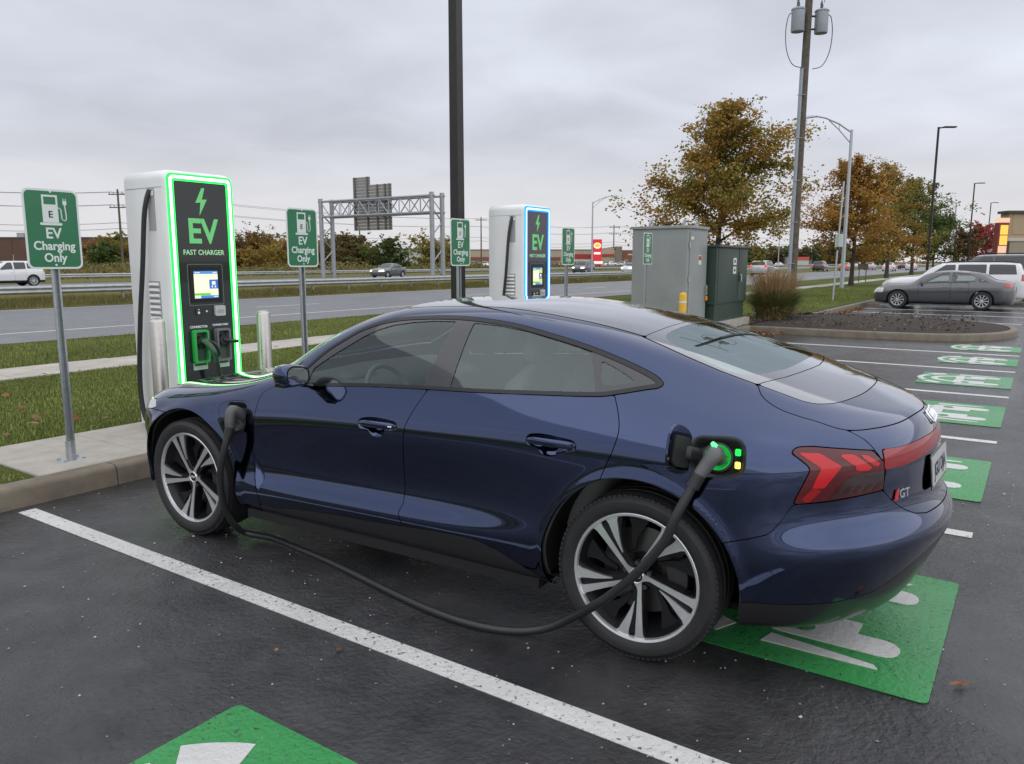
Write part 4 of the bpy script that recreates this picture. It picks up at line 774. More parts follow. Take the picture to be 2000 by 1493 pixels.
# ------------------------------------------------------------------ fast chargers
def fit(P,cx,cy): return [(p[0]+cx,p[1]+cy) for p in P]
BOLT=[(.01,.115),(-.055,-.012),(-.008,-.008),(-.022,-.115),(.056,.022),(.008,.018),(.038,.115)]
LEDP={'green':((.10,1.,.20),(.03,.9,.10)),'blue':((.05,.62,1.),(.01,.22,1.))}
PANELM=mat('charger black glass',(.012,.018,.018),.12,coat=.6); NAVY=mat('charger navy glass',(.022,.02,.038),.14,coat=.6)
GTXT=mat('charger green print',(.16,.62,.20),.45,emit=(.16,.62,.20),es=.12); TXT2=mat('charger pale print',(.42,.80,.42),.45,emit=(.4,.8,.4),es=.1)
SMALLT=mat('small white print',(.75,.78,.76),.5)
def charger(x0,y0,W,Dp,H0,H1,colour,label,plugged):
    """front face on plane y=y0 facing -y, left edge x0"""
    t=thing('ev_charger',label,'charger',(x0+W/2,y0,H0),0,'fast chargers'); Ht=H1-H0
    def FR(d=0,z=0): return (Vector((0,-d,z)),Vector((1,0,0)),Vector((0,0,1)),Vector((0,-1,0)))
    def outline(w,h,r,rb=.01,n=7,zc=None):
        P=[]; zc=h/2 if zc is None else zc
        for sx,sy,a,rr in ((1,1,0,r),(-1,1,90,r),(-1,-1,180,rb),(1,-1,270,rb)):
            for k in range(n+1):
                q=math.radians(a+90*k/n); P.append((sx*(w/2-rr)+rr*math.cos(q),zc+sy*(h/2-rr)+rr*math.sin(q)))
        return P
    # body: outline with softened front and back rims
    o=outline(W,Ht,.085); n=len(o); rings=[]
    for d,ins in ((-Dp,.020),(-Dp+.02,.0),(-.045,.0),(-.014,.009),(0,.030)):
        q=outline(W-2*ins,Ht-ins,.085-ins*.6,.01,zc=(Ht-ins)/2); rings.append([(p[0],-d*1.0,p[1]) for p in q])
    mb=MB(); mb.add([p for r in rings for p in r],[(i*n+k,(i+1)*n+k,(i+1)*n+(k+1)%n,i*n+(k+1)%n) for i in range(4) for k in range(n)]+[tuple(range(n)),tuple(range(5*n-1,4*n-1,-1))])
    mb.build('cabinet',WHITEP,t,50)
    MB().box((-.0,Dp*.5,Ht-.150),(W+.003,Dp*.9,.004)).build('top_seam',mat('seam grey',(.2,.2,.2),.6),t)
    # led ring: bright core between two softer edges
    c1,c2=LEDP[colour]; wz=Ht-.05
    R_=lambda ins:outline(W-2*ins,wz-2*ins+.05,max(.07-ins*.55,.02),.012,zc=(wz)/2+.03)
    core=emit_mat(colour+' led core',(c1[0]*2.6+.35,1.0 if colour=='green' else .92,c1[2]*2.0+.1 if colour=='green' else 1.0),5.0 if colour=='green' else 2.2); edge=emit_mat(colour+' led edge',c2,1.9)
    MB().prism(R_(.032),-.004,.012,FR(),R_(.052)).build('led_edge',edge,t,None)
    MB().prism(R_(.0522),-.004,.014,FR(),R_(.074)).build('led_strip',core,t,None)
    MB().prism(R_(.0742),-.004,.012,FR(),R_(.094)).build('led_edge',edge,t,None)
    pm=PANELM if colour=='green' else NAVY
    MB().prism(R_(.0942),-.002,.004,FR()).build('front_panel',pm,t,None)
    zc=lambda f:Ht*f
    MB().prism([(p[0]*1.05,p[1]*1.05) for p in BOLT],.004,.007,FR(0,zc(.888))).build('bolt_symbol',GTXT,t,None)
    text('EV',.30,FR(.0055,zc(.770)),GTXT,t,'lettering',.001,.008,.92); text('FAST CHARGER',.062,FR(.0055,zc(.692)),TXT2,t,'lettering',.001,.0012,.92,sp=1.05)
    # screen
    sz=zc(.567); MB().prism(rrect(.36,.37,.018),.004,.0055,FR(0,sz),rrect(.352,.362,.016)).build('screen_outline',mat('outline grey green',(.16,.24,.2),.4),t,None)
    MB().prism(rrect(.32,.32,.014),.004,.008,FR(0,sz)).build('screen_bezel',mat('bezel black',(.004,.004,.005),.2),t,None)
    def scr(nm,a,b,c,d,col,s=1.0,lv=.0085): MB().prism([(a,c),(b,c),(b,d),(a,d)],lv-.0006,lv,FR(0,sz)).build(nm,emit_mat('screen '+nm+colour,col,s),t,None)
    scr('screen',-.122,.122,-.122,.122,(.84,.88,.60) if colour=='green' else (.55,.68,.22),1.0,.0088); scr('screen_header',-.122,.122,.096,.122,(.09,.30,.72),.9,.0094); scr('screen_text_area',-.115,.03,-.07,.075,(.88,.86,.62),1.0,.0094)
    scr('screen_icon',.032,.122,-.038,.045,(.05,.17,.55) if colour=='green' else (.10,.12,.2),.9,.0094); scr('icon_mark',.058,.096,-.002,.030,(.8,.85,.9),.9,.0100); scr('icon_mark',.054,.068,-.028,-.010,(.8,.85,.9),.9,.0100); scr('icon_mark',.086,.100,-.028,-.010,(.8,.85,.9),.9,.0100)
    scr('screen_progress',-.122,.04,-.096,-.076,(.16,.62,.05),.9,.0094); scr('screen_footer',-.06,.122,-.122,-.097,(.08,.26,.65),.9,.0094); scr('screen_note',-.122,-.062,-.122,-.098,(.75,.8,.7),.9,.0094)
    for q,(a,b,c) in enumerate(((-.112,-.06,.108),(.07,.115,.108),(-.10,-.02,.028),(-.095,-.025,.012),(-.075,-.04,-.012),(.07,.118,-.109))): scr('screen_line',a,b,c-.0045,c+.0045,(.85,.9,.95) if abs(c)>.1 else (.45,.45,.35),.8,.0104)
    # card reader, camera, holsters
    MB().prism(rrect(.06,.062,.01),.004,.012,FR(0,zc(.462)),None).build('reader',BLACKP,t).location=(-.095,0,0)
    MB().cyl((-.095,-.012,zc(.458)),(-.095,-.0145,zc(.458)),.012,n=16).build('reader_light',SMALLT,t); MB().box((-.095,-.0125,zc(.470)),(.016,.003,.006)).build('reader_mark',SMALLT,t)
    MB().cyl((-.01,-.004,zc(.462)),(-.01,-.008,zc(.462)),.009,n=12).build('camera',SMALLT,t)
    cr=MB().prism(rrect(.105,.095,.012),.004,.03,FR(0,zc(.462))).build('card_reader',mat('reader grey',(.50,.51,.50),.4),t); cr.location=(.12,0,0)
    for k in range(3): MB().lathe([(.010,0),(.014,0),(.014,.002),(.010,.002)],14,'y',(.098+.022*k,-.032,zc(.460))).build('card_mark',mat('mark grey',(.25,.26,.22),.5),cr if False else t,None)
    def holster(xc,m,green):
        h=empty('holster',(xc,0,zc(.325))); h.parent=t; FRL=lambda d:(Vector((0,-d,0)),Vector((1,0,0)),Vector((0,0,1)),Vector((0,-1,0)))
        MB().prism(rrect(.145,.30,.022),.004,.055,FRL(0),rrect(.112,.262,.016)).build('holster_frame',m,h)
        MB().prism(rrect(.12,.27,.016),.004,.010,FRL(0)).build('holster_back',mat('holster dark',(.03,.045,.035) if green else (.10,.10,.105),.4),h,None)
        MB().prism([(-.056,-.131),(.056,-.131),(.056,-.03),(-.056,-.03)],.010,.020,FRL(0)).build('holster_plate',mat('holster plate',(.05,.09,.06) if green else (.16,.16,.165),.45),h,None)
        MB().cyl((0,-.010,.045),(0,-.05,.045),.048,.044,n=24).build('socket',BLACKP,h,40); return h
    text('CONNECTOR',.028,FR(.0055,zc(.402)),SMALLT,t,'small_lettering',.0005,.001).location=(-.10,0,0); text('CHARGE CARD',.024,FR(.0055,zc(.405)),SMALLT,t,'small_lettering',.0005,.001).location=(.125,0,0)
    hg=mat('holster green',(.03,.40,.08),.4,coat=.3); hh=mat('holster grey',(.17,.17,.175),.45)
    h1=holster(-.105,hg if colour=='green' else hh,True); h2=holster(.125,hh,False)
    for xc in (-.105,.125):
        MB().prism(rrect(.145,.062,.006),.004,.008,FR(0,zc(.245))).build('label_plate',mat('label pale',(.42,.62,.46),.5),t,None).location=(xc,0,0); b=MB().prism(rrect(.130,.018,.002),.008,.0095,FR(0,zc(.252))).build('label_print',mat('label ink',(.05,.08,.06),.5),t,None); b.location=(xc,0,0)
    if plugged:
        P=[(0,-.03,.05),(.02,-.085,.045),(.045,-.135,-.01),(.060,-.150,-.075),(.072,-.145,-.14)]
        pg=MB().tube(smooth_path(P,5),[(.030,.030)]*6+[(.036,.028)]*9+[(.026,.026)]*6,14).build('connector',mat('connector dark green',(.02,.07,.035),.3,coat=.4),h1,60)
        MB().tube(smooth_path([(.072,-.145,-.13),(.095,-.14,-.24),(.115,-.13,-.40),(.125,-.12,-.62),(.13,-.10,-.80)],6),.020,12).build('cable',RUBBER,h1,60)
        MB().tube(smooth_path([(.03,-.11,.055),(.062,-.165,.02),(.082,-.18,-.05),(.078,-.16,-.09)],4),[(.011,.016)]*13,10).build('connector_grip',PLUGD,h1,60)
        MB().tube([(0,-.045,.045),(.06,-.10,.03),(.10,-.125,.028)],.018,12).build('connector',PLUGD,h2,50)
    # left flank: cable slot, hanging cable, vent louvres
    sx=-W/2
    MB().box((sx-.0005,Dp*.30,Ht-.335),(.010,.10,.36)).build('slot_recess',mat('slot grey',(.40,.41,.41),.5),t); MB().box((sx-.004,Dp*.30,Ht-.20),(.012,.10,.04)).build('slot_cap',WHITEP,t)
    slat=MB().box((0,0,0),(.022,.15,.026),Matrix.Rotation(math.radians(32),3,'Y')).mesh('vent_slat',None)
    vb=MB().box((sx-.0008,Dp*.36,Ht*.395),(.004,.17,.86)).build('vent_back',mat('vent shade',(.30,.31,.31),.6),t)
    for k in range(17):
        s_=link('vent_slat',slat,WHITEP,t); s_.location=(sx-.006,Dp*.36,Ht*.395-.40+.05*k)
    MB().box((W/2+.0008,Dp*.36,Ht*.395),(.004,.17,.86)).build('vent_back',MATS['vent shade'],t)
    MB().box((0,Dp*.5,.02),(W-.06,Dp-.06,.06)).build('plinth',mat('plinth grey',(.25,.25,.25),.6),t)
    if plugged: cp=[(sx-.01,Dp*.30,Ht-.17),(sx-.035,Dp*.33,Ht-.26),(sx-.05,Dp*.38,Ht-.42),(sx-.06,Dp*.47,Ht-.82),(sx-.07,Dp*.60,Ht-1.28),(sx-.07,Dp*.72,Ht-1.76),(sx-.07,Dp*.72,Ht-2.08),(sx-.05,Dp*.6,.025),(sx+.03,Dp*.2,-.02),(sx+.12,-.35,.02)]
    else: cp=[(sx-.01,Dp*.30,Ht-.17),(sx-.035,Dp*.32,Ht-.28),(sx-.05,Dp*.36,Ht-.5),(sx-.055,Dp*.42,Ht-.95),(sx-.055,Dp*.5,Ht-1.4),(sx-.055,Dp*.5,.3),(sx-.05,Dp*.3,.06)]
    MB().tube(smooth_path(cp,6),.0215,12).build('hanging_cable',RUBBER,t,60)
    return t
charger(3.93,6.30,.715,.62,.16,2.455,'green','tall white fast charger with green light frame and a lit screen','plug')
charger(9.08,6.00,.735,.60,.16,2.455,'blue','white fast charger with cyan-blue light frame behind the car roof',None)
# steel bollards beside the near charger
BRUSH=mat('brushed stainless',(.50,.48,.45),.30,.9,var=.1,vscale=40)
for (bx,by,h,l) in ((3.73,6.20,1.03,'brushed steel bollard left of the green-lit charger'),(4.84,6.22,1.04,'brushed steel bollard right of the green-lit charger')):
    b=thing('bollard',l,'bollard',(bx,by,.16),0,'steel bollards'); r=.066
    MB().lathe([(r,0),(r,h-.03)]+[(r*math.cos(a),h-.03+.035*math.sin(a)) for a in np.radians([20,45,70,90])],28).build('post',BRUSH,b,50); MB().lathe([(0,.0),(.12,.0),(.12,.012),(r,.016)],24).build('base_flange',STEEL,b,40)
# ------------------------------------------------------------------ EV signs
SGREEN=mat('sign green',(.012,.155,.062),.38,coat=.15,var=.08,vscale=4); SWHITE=mat('sign white',(.66,.72,.68),.4); SINK=mat('sign dark ink',(.02,.05,.04),.5)
def ev_sign(xc,yc,z0,ztop,w,h,label,letter='E',onplate=True,ang=0):
    t=thing('ev_sign',label,'sign',(xc,yc,z0),ang,'EV charging signs'); zc=ztop-z0-h/2
    FR=lambda d=0,dx=0,dz=0:(Vector((dx,-d,zc+dz)),Vector((1,0,0)),Vector((0,0,1)),Vector((0,-1,0)))
    MB().prism(rrect(w,h,.045,5),-.004,.0,FR(.03)).build('plate',SWHITE,t,40)
    MB().prism(rrect(w-.03,h-.03,.034,5),.0,.0015,FR(.03)).build('green_field',SGREEN,t,None)
    k=w/.39; S=lambda P:[(p[0]*k,p[1]*k) for p in P]; d=.0315
    def ic(P,nm='pump_symbol',m=SWHITE,hh=.0012,lv=0): MB().prism(S(P),lv,lv+hh,FR(d)).build(nm,m,t,None)
    ic([(-.065,.045),(.045,.045),(.045,.165),(-.065,.165)]); ic([(-.065,.165),(.045,.165),(.045,.178),(-.065,.178)]); ic([(-.065,.178),(-.052,.178),(-.052,.232),(-.065,.232)]); ic([(.032,.178),(.045,.178),(.045,.232),(.032,.232)]); ic([(-.065,.232),(.045,.232),(.045,.246),(-.065,.246)]); ic(rrect(.155,.018,.008,3,(-.010,.038)))
    hose=[(.045,.155),(.062,.148),(.066,.12),(.068,.085),(.078,.068),(.094,.070),(.100,.09),(.098,.13),(.094,.175)]
    mbh=MB(); P=dense(hose,4)
    for i in range(len(P)-1):
        a=np.array(P[i]);b=np.array(P[i+1]);q=b-a;q=q/np.linalg.norm(q)*.0045; nn=np.array([-q[1],q[0]]); mbh.prism(S([tuple(a-nn),tuple(b-nn+q*.3),tuple(b+nn+q*.3),tuple(a+nn)]),0,.0012,FR(d))
    mbh.build('hose_symbol',SWHITE,t,None)
    ic([(.088,.175),(.102,.175),(.110,.190),(.108,.208),(.082,.208),(.080,.190)]); ic([(.085,.208),(.090,.208),(.089,.226),(.084,.226)]); ic([(.101,.208),(.106,.208),(.107,.226),(.102,.226)])
    text(letter,.066*k,(Vector((-.010*k,-d-.0016,zc+.105*k)),Vector((1,0,0)),Vector((0,0,1)),Vector((0,-1,0))),SINK,t,'letter',.0004,.0015)
    tx=lambda s_,sz,dz,ww:text(s_,sz*k,FR(d,0,dz*k),SWHITE,t,'lettering',.0006,.0022*k,ww)
    tx('EV',.108,-.032,.95); tx('Charging',.088,-.122,.92); tx('Only',.088,-.208,.92)
    for dz in (.268,-.258): MB().cyl((0,-.031,zc+dz*k),(0,-.034,zc+dz*k),.008*k,n=10).build('rivet',SWHITE,t)
    # flanged u-channel post
    pz=zc+h*.45; W2=.030
    P=[(-W2,-.012),(-W2+.012,-.012),(-.014,.022),(.014,.022),(W2-.012,-.012),(W2,-.012),(W2,-.006),(W2-.010,-.006),(.017,.028),(-.017,.028),(-W2+.010,-.006),(-W2,-.006)]
    MB().prism([(p[0],p[1]) for p in P],.0,pz,(Vector((0,0,.005)),Vector((1,0,0)),Vector((0,1,0)),Vector((0,0,1)))).build('post',STEEL,t,30)
    MB().cyl((0,.006,.004),(0,.006,.16),.034,n=20).build('post_sleeve',STEEL,t,40)
    if onplate:
        MB().rbox((0,.006,.008),(.19,.15,.012),.006).build('base_plate',STEEL,t)
        for sx in (-1,1):
            for sy in (-1,1): MB().cyl((sx*.07,.006+sy*.052,.012),(sx*.07,.006+sy*.052,.028),.012,n=6).build('anchor_bolt',STEEL,t)
    return t
for (sx,sy,l,let) in ((2.872,6.06,'nearest green EV charging sign, on the concrete pad at far left','E'),(5.29,6.16,'green EV charging sign standing between charger and highway gantry','E'),(7.66,6.02,'green EV charging sign in front of the tall black light pole','S'),(10.62,6.20,'green EV charging sign just right of the blue-lit charger','E'),(13.32,6.08,'farthest green EV charging sign, in front of the grey cabinet','E')):
    ev_sign(sx,sy,.15,2.19,.39,.575,l,let)
# ------------------------------------------------------------------ other vehicles
HEADL=emit_mat('headlight on',(1,.93,.72),3.0); TAILL=emit_mat('tail light on',(1,.05,.03),1.1)
VGL=mat('dark car glass',(.022,.027,.028),.04,coat=.4); VCLEAR=glass('clear car glass',(.55,.62,.60),1,0,1.8); TAILR=mat('tail lens red',(.32,.012,.015),.18,coat=1); LENSW=mat('headlamp clear',(.6,.62,.64),.1,coat=1); VTRIM=mat('vehicle black trim',(.02,.02,.021),.5)
def car_paint(n,c,metal=.0): return paint_mat(n,c,.3,metal,False)
_vw={}
def simple_wheel(parent,x_,y_,R,side,detail,rimc):
    k=(round(R,3),detail,rimc.name)
    if k not in _vw:
        n=28 if detail else 16; w=.11
        ty=MB().lathe([(R*.68,w*.98),(R*.75,w),(R*.93,w*.95),(R,w*.6),(R,-w*.6),(R*.93,-w*.95),(R*.68,-w)],n,'x').mesh('tyre',40)
        rm=MB().lathe([(R*.70,w*.86),(R*.66,w*.96),(R*.62,w*.86),(R*.60,w*.3),(R*.60,-w)],n,'x').mesh('rim',50)
        fa=MB(); m=10 if detail else 6
        fa.lathe([(0,w*.85),(R*.13,w*.85),(R*.15,w*.5)],12,'x')
        for q in range(m):
            a=2*math.pi*q/m; pts=[polar(R*.10,a-.25),polar(R*.35,a-.13),polar(R*.64,a-.10),polar(R*.64,a+.10),polar(R*.35,a+.10),polar(R*.10,a+.25)]
            fa.prism(pts,w*.5,w*.82,(Vector((0,0,0)),Vector((0,1,0)),Vector((0,0,1)),Vector((1,0,0))))
        dk=MB().lathe([(0,w*.25),(R*.61,w*.25)],n,'x').mesh('wheel_disc',None); _vw[k]=(ty,rm,fa.mesh('spokes',30),dk)
    e_=empty('wheel',(x_,y_,R)); e_.parent=parent
    if side<0: e_.rotation_euler=(0,0,math.pi)
    for nm,me,m_ in zip(('tyre','rim','spokes','wheel_disc'),_vw[k],(RUB,rimc,rimc,BLACKM)): link(nm,me,m_,e_)
    return e_
def vehicle(name,label,cat,loc,rz,paint,L=4.5,W=.88,H=1.46,gc=.2,hood=.92,belt=.95,deck=1.0,R=.32,yf=1.32,yr=-1.32,wsb=.85,wst=.05,rgt=-.85,rgb=-1.55,boxy=False,detail=True,group=None,lights=None,glassm=None,rim=None,rails=False,tail_hi=None,pillars=(-.35,),clad=False,rake=0):
    t=thing(name,label,cat,loc,rz,group); nose,tail=L/2,-L/2; gm=glassm or VGL; rim=rim or SILV
    yk=[tail,tail+.12,tail+.35,rgb,(rgb+rgt)/2,rgt,(rgt+wst)/2,wst,(wst+wsb)/2,wsb,(wsb+nose)/2,nose-.35,nose-.1,nose]
    if boxy: yk[3]=tail+.5; yk[4]=tail+.7; yk[5]=tail+1.0
    if boxy: top=[H-.05,H-.04,H-.025,H-.02,H-.01,H,H,H-.03,(H+hood)/2+.08,hood+.05,hood+.0,hood-.07,hood-.14,hood-.2]
    else: top=[deck-.05,deck-.01,deck+.01,deck+.04,(deck+H)/2+.09,H-.03,H,H-.03,(H+hood)/2+.08,hood+.05,hood+.01,hood-.06,hood-.12,hood-.18]
    top=np.array(top); top[:4]-=np.array([1,.8,.55,.25])*rake; n=len(yk); bl=np.interp(yk,[tail,rgb,wst,wsb,nose-.35,nose],[belt+.02 if boxy else min(belt+.03,deck-.06),belt+.05,belt,min(belt-.03,hood-.04),hood-.16,hood-.26])
    cf=np.clip((top-bl-.10)/(H-belt-.10),0,1); rows=[]
    Wk=W*np.interp(yk,[tail,tail+.35,-.5,.5,nose-.35,nose],[.93,.985,1,1,.985,.92])
    A=[0,.5,.86,.955,.99,1]; wc=[.945,.875,.755,.66,.35,0]; wh=[.92,.85,.72,.58,.30,0]
    b0=boxy
    tails=[.10,.04,.0,.0,.02,.05,.16 if b0 else .05,.30 if b0 else .09,.36 if b0 else .14,.46 if b0 else .26,.75 if b0 else .5]; noses=[.12,.05,.0,.0,.02,.05,.10,.16,.25,.4,.6]
    lo=[(.80,gc),(.95,gc+.03),(.985,gc+.20),(1.0,None),(.985,None)]
    for j,(wf,zf) in enumerate(lo):
        zz_=[zf]*n if zf is not None else list((gc+.2)+(bl-gc-.2)*(.52 if j==3 else .84)); rows.append(dict(w=list(Wk*wf),z=zz_,nose=nose-noses[j],tail=tail+tails[j]))
    for j in range(6): rows.append(dict(w=list(Wk*(np.array(wc[j])*cf+np.array(wh[j])*(1-cf))),z=list(bl+(top-bl)*A[j]),nose=nose-noses[5+j],tail=tail+tails[5+j],sig=.05))
    ns=(16,110,20) if detail else (10,56,12); B=Body(yk,rows,nose-.55,tail+(.40 if boxy else .5),2.6,2.8 if boxy else 2.4,sig=.08,ns=ns,nt=6 if detail else 4); B.normals()
    y,z,x=B.P[...,1],B.P[...,2],B.P[...,0]; T=np.broadcast_to(B.t,y.shape); K=.08; Ra=R+.055
    aF=np.hypot(y-yf,z-R)-Ra; aR=np.hypot(y-yr,z-R)-Ra; ar=np.minimum(aF,aR)
    blv=np.interp(y,yk,bl); tpv=np.interp(y,yk,top)
    fl=lambda ya,za,yb,zb:((yb-ya)*(z-za)-(zb-za)*(y-ya))/math.hypot(yb-ya,zb-za)
    zc=H-.13; bh=belt+.02
    fr_=-fl(wsb-.32,bh,wst-.12,zc)                      # behind the A pillar
    if boxy: rr_=fl(tail+.42+rake*1.6,bh+.04,tail+.50+rake*3,zc)
    else: rr_=fl(rgb+.18,bh+.05,rgt-.08,zc)
    if fr_[np.argmin((y-0)**2+(z-1.2)**2,axis=None)//y.shape[1],0]<-50: pass
    inside=lambda f:f if f.flat[np.argmin((y+.2)**2+(z-(bh+zc)/2)**2+100*(T>7.5)+100*(T<5))]>0 else -f
    SG=np.minimum.reduce([inside(fr_),inside(rr_),(T-5.25)*K,(7.15-T)*K])
    for p_ in pillars: SG=np.minimum(SG,np.abs(y-p_)-.045)
    WSf=np.minimum.reduce([(T-7.5)*K,y-wst-.02,wsb-.03-y,.5*np.ones_like(y)])
    if boxy: RGf=np.minimum.reduce([(T-5.35)*K,(7.0-T)*K,tail+.30-y,W*.74-x])
    else: RGf=np.minimum.reduce([(T-7.4)*K,y-rgb-.06,rgt-.02-y])
    hz0=hood-.30
    HLf=np.minimum.reduce([z-hz0,hz0+.13-z+.1*(nose-y),y-(nose-.42),x-W*.48]); tz=tail_hi or (deck-.22)
    TLf=np.minimum.reduce([z-tz,tz+.17-z,tail+.36-y,x-W*(.56 if not boxy else .66)])
    if boxy: TLf=np.minimum.reduce([z-tz,tz+.26-z,tail+.28-y,x-W*.70])
    body=[-SG,-WSf,-RGf,-HLf,-TLf,ar,(T-.5)*K]; CL=gc+.17
    if detail:
        doors=[]; d0=wsb-.28; d1=-.36 if not pillars else pillars[0]-.02; d2=yr+.42
        zd=gc+.16
        for (ya,yb) in ((d0,d1),(d1,d2)): doors.append(np.minimum.reduce([ya-y,y-yb,z-zd,(5.2-T)*K,ar-.02]))
        for sd_ in 'LR':
            for nm,d in zip(('front_door','rear_door'),doors):
                o=panel_obj(nm,B,[d-.005,-SG],paint,t,sides=sd_,flange=.01)
                if o: 
                    s_=-1 if sd_=='L' else 1; yh=(d1+.16) if nm=='front_door' else d2+.22
                    MB().tube([(s_*W*.985,yh+.09,belt-.10),(s_*(W*.985+.02),yh,belt-.10),(s_*W*.985,yh-.09,belt-.10)],[(.013,.01)]*3,8).build('handle',paint,o,60)
        body+=[-doors[0]-.003,-doors[1]-.003]
    panel_obj('body',B,body+([z-CL] if clad else []),paint,t,sides='B',flange=.01)
    if clad: panel_obj('cladding',B,[CL-z,ar,(T-.5)*K]+([-doors[0],-doors[1]] if detail else []),VTRIM,t,sides='B',flange=.005,off=.002)
    panel_obj('inner_shell',B,[-SG+.01,-WSf+.01,-RGf+.01,ar+.035],BLACKM,t,sides='B',off=-.03,flange=0)
    for sd_ in 'LR': 
        panel_obj('side_windows' if not pillars else 'side_window',B,[SG+.003],gm,t,sides=sd_,off=-.004,flange=0)
        panel_obj('headlamp',B,[HLf-.003],(HEADL if lights=='head' else LENSW),t,sides=sd_); panel_obj('tail_lamp',B,[TLf-.003],(TAILL if lights=='tail' else TAILR),t,sides=sd_)
    panel_obj('windscreen',B,[WSf+.003],gm,t,sides='B',off=-.004,flange=0); panel_obj('rear_window',B,[RGf+.003],gm,t,sides='B',off=-.004,flange=0)
    for yy in (yf,yr):
        for s_ in (-1,1): simple_wheel(t,s_*(W-.125),yy,R,s_,detail,rim)
    MB().box((0,0,gc+.05),(W*1.5,L-.9,.12)).build('underbody',BLACKM,t)
    for s_ in (-1,1):
        mb=MB(); N_=12; mb.tube([(s_*(W*.93),wsb-.38,belt+.02),(s_*(W*.93+.09),wsb-.36,belt+.07),(s_*(W*.93+.19),wsb-.36,belt+.08)],[(.02,.03),(.06,.05),(.045,.04)],10); mb.build('door_mirror',paint,t,60)
    if detail: 
        MB().box((0,tail-.005,tz-.02 if boxy else tz-.05),(.32,.012,.15)).build('licence_plate',PLATE,t)
        if gm is VCLEAR:
            for s_ in (-.36,.36): loft_box((s_,-.30,.95),(.46,.14,.5),.5,-.3).build('seat',SEATM,t,60); loft_box((s_,-1.05,.92),(.5,.14,.45),.5,-.3).build('seat',SEATM,t,60)
    if rails:
        for s_ in (-1,1): MB().tube([(s_*W*.66,wst-.15,H-.03),(s_*W*.66,wst-.3,H+.035),(s_*W*.66,(tail+.6),H+.03),(s_*W*.66,tail+.45,H-.03)],.018,8).build('roof_rail',VTRIM,t,60)
    return t
P_=lambda px,D:(lambda d:(d[0]*D,d[1]*D))((RT*(px-CX)/F+FW+CU*(CY-HY)/F))
GREYP=car_paint('graphite grey paint',(.075,.08,.088),.5); WHP=car_paint('white car paint',(.66,.67,.68)); BLKP=car_paint('black car paint',(.012,.012,.014)); SLVP=car_paint('silver car paint',(.42,.43,.44),.6); DKP=car_paint('dark car paint',(.04,.045,.05),.4); GRN=car_paint('grey green car paint',(.10,.115,.12),.5); REDP=car_paint('pale red car paint',(.45,.16,.13))
RIMB=mat('bright alloy rim',(.66,.67,.68),.28,.6)
# parked beyond the island, noses to the lawn
sdn=vehicle('grey_sedan','graphite grey sedan parked nose-in beyond the mulch island','car',(31.9,2.95,0),math.radians(1),GREYP,L=4.5,W=.89,H=1.36,gc=.19,hood=.87,belt=.87,deck=1.0,R=.32,yf=1.35,yr=-1.27,wsb=.98,wst=.15,rgt=-.80,rgb=-1.68,glassm=VCLEAR,rim=RIMB,pillars=(-.28,-1.08))
vehicle('white_suv','white full-size SUV parked behind the grey sedan','suv',(36.2,3.0,0),math.radians(1),WHP,L=5.2,W=.98,H=1.64,gc=.22,hood=1.04,belt=1.05,deck=1.05,R=.37,yf=1.65,yr=-1.45,wsb=1.2,wst=.40,rgt=-1.9,rgb=-2.3,boxy=True,rails=True,tail_hi=.92,pillars=(-.15,-1.2),rim=RIMB)
vehicle('black_truck','black truck with rear canopy, farthest of the parked row','truck',(39.9,1.9,0),math.radians(1),BLKP,L=5.5,W=.98,H=1.98,gc=.28,hood=1.2,belt=1.22,deck=1.2,R=.40,yf=1.75,yr=-1.5,wsb=1.25,wst=.45,rgt=-2.0,rgb=-2.4,boxy=True,rails=True,tail_hi=1.05,pillars=(-.1,-1.25),rim=RIMB)
# highway traffic
def hwy(px,D,**k):
    p=P_(px,D); return (p[0],p[1],.03)
vehicle('white_crossover','white crossover driving on the far carriageway at the left edge','suv',(23.6,56.6,.03),math.radians(90),WHP,L=4.7,W=.92,H=1.68,gc=.24,hood=1.05,belt=1.05,deck=1.05,R=.37,yf=1.4,yr=-1.4,wsb=1.0,wst=.2,rgt=-1.4,rgb=-1.9,boxy=True,clad=True,rake=.24,tail_hi=.96,pillars=(-.25,-1.05),group='highway traffic',rim=RIMB)
vehicle('grey_saloon','grey saloon with headlights on, under the highway sign gantry','car',hwy(758,80),math.radians(97),GRN,L=4.6,W=.9,H=1.45,lights='head',hood=.93,belt=.93,deck=1.02,group='highway traffic',rim=RIMB)
vehicle('dark_minivan','dark grey minivan with headlights on, right of the blue charger','van',hwy(1140,108),math.radians(98),DKP,L=4.9,W=.96,H=1.75,gc=.2,hood=1.02,belt=1.08,deck=1.08,R=.35,yf=1.5,yr=-1.45,wsb=1.45,wst=.5,rgt=-1.8,rgb=-2.1,boxy=True,lights='head',detail=False,group='highway traffic')
vehicle('white_car','white car on the far carriageway beside the grey cabinet','car',hwy(1232,118),math.radians(95),WHP,detail=False,group='highway traffic',lights='head')
vehicle('silver_suv','silver SUV with brake lights driving away past the green cabinet','suv',hwy(1493,84),math.radians(-90),SLVP,L=4.7,W=.95,H=1.76,gc=.25,hood=1.08,belt=1.1,deck=1.1,R=.37,yf=1.42,yr=-1.4,wsb=1.05,wst=.25,rgt=-1.5,rgb=-1.95,boxy=True,lights='tail',tail_hi=1.0,clad=True,group='highway traffic')
vehicle('dark_suv','small dark SUV with red tail lights driving away down the highway','suv',hwy(1604,128),math.radians(-90),DKP,L=4.6,W=.95,H=1.75,boxy=True,lights='tail',tail_hi=1.0,hood=1.05,belt=1.08,deck=1.08,R=.36,detail=False,group='highway traffic')
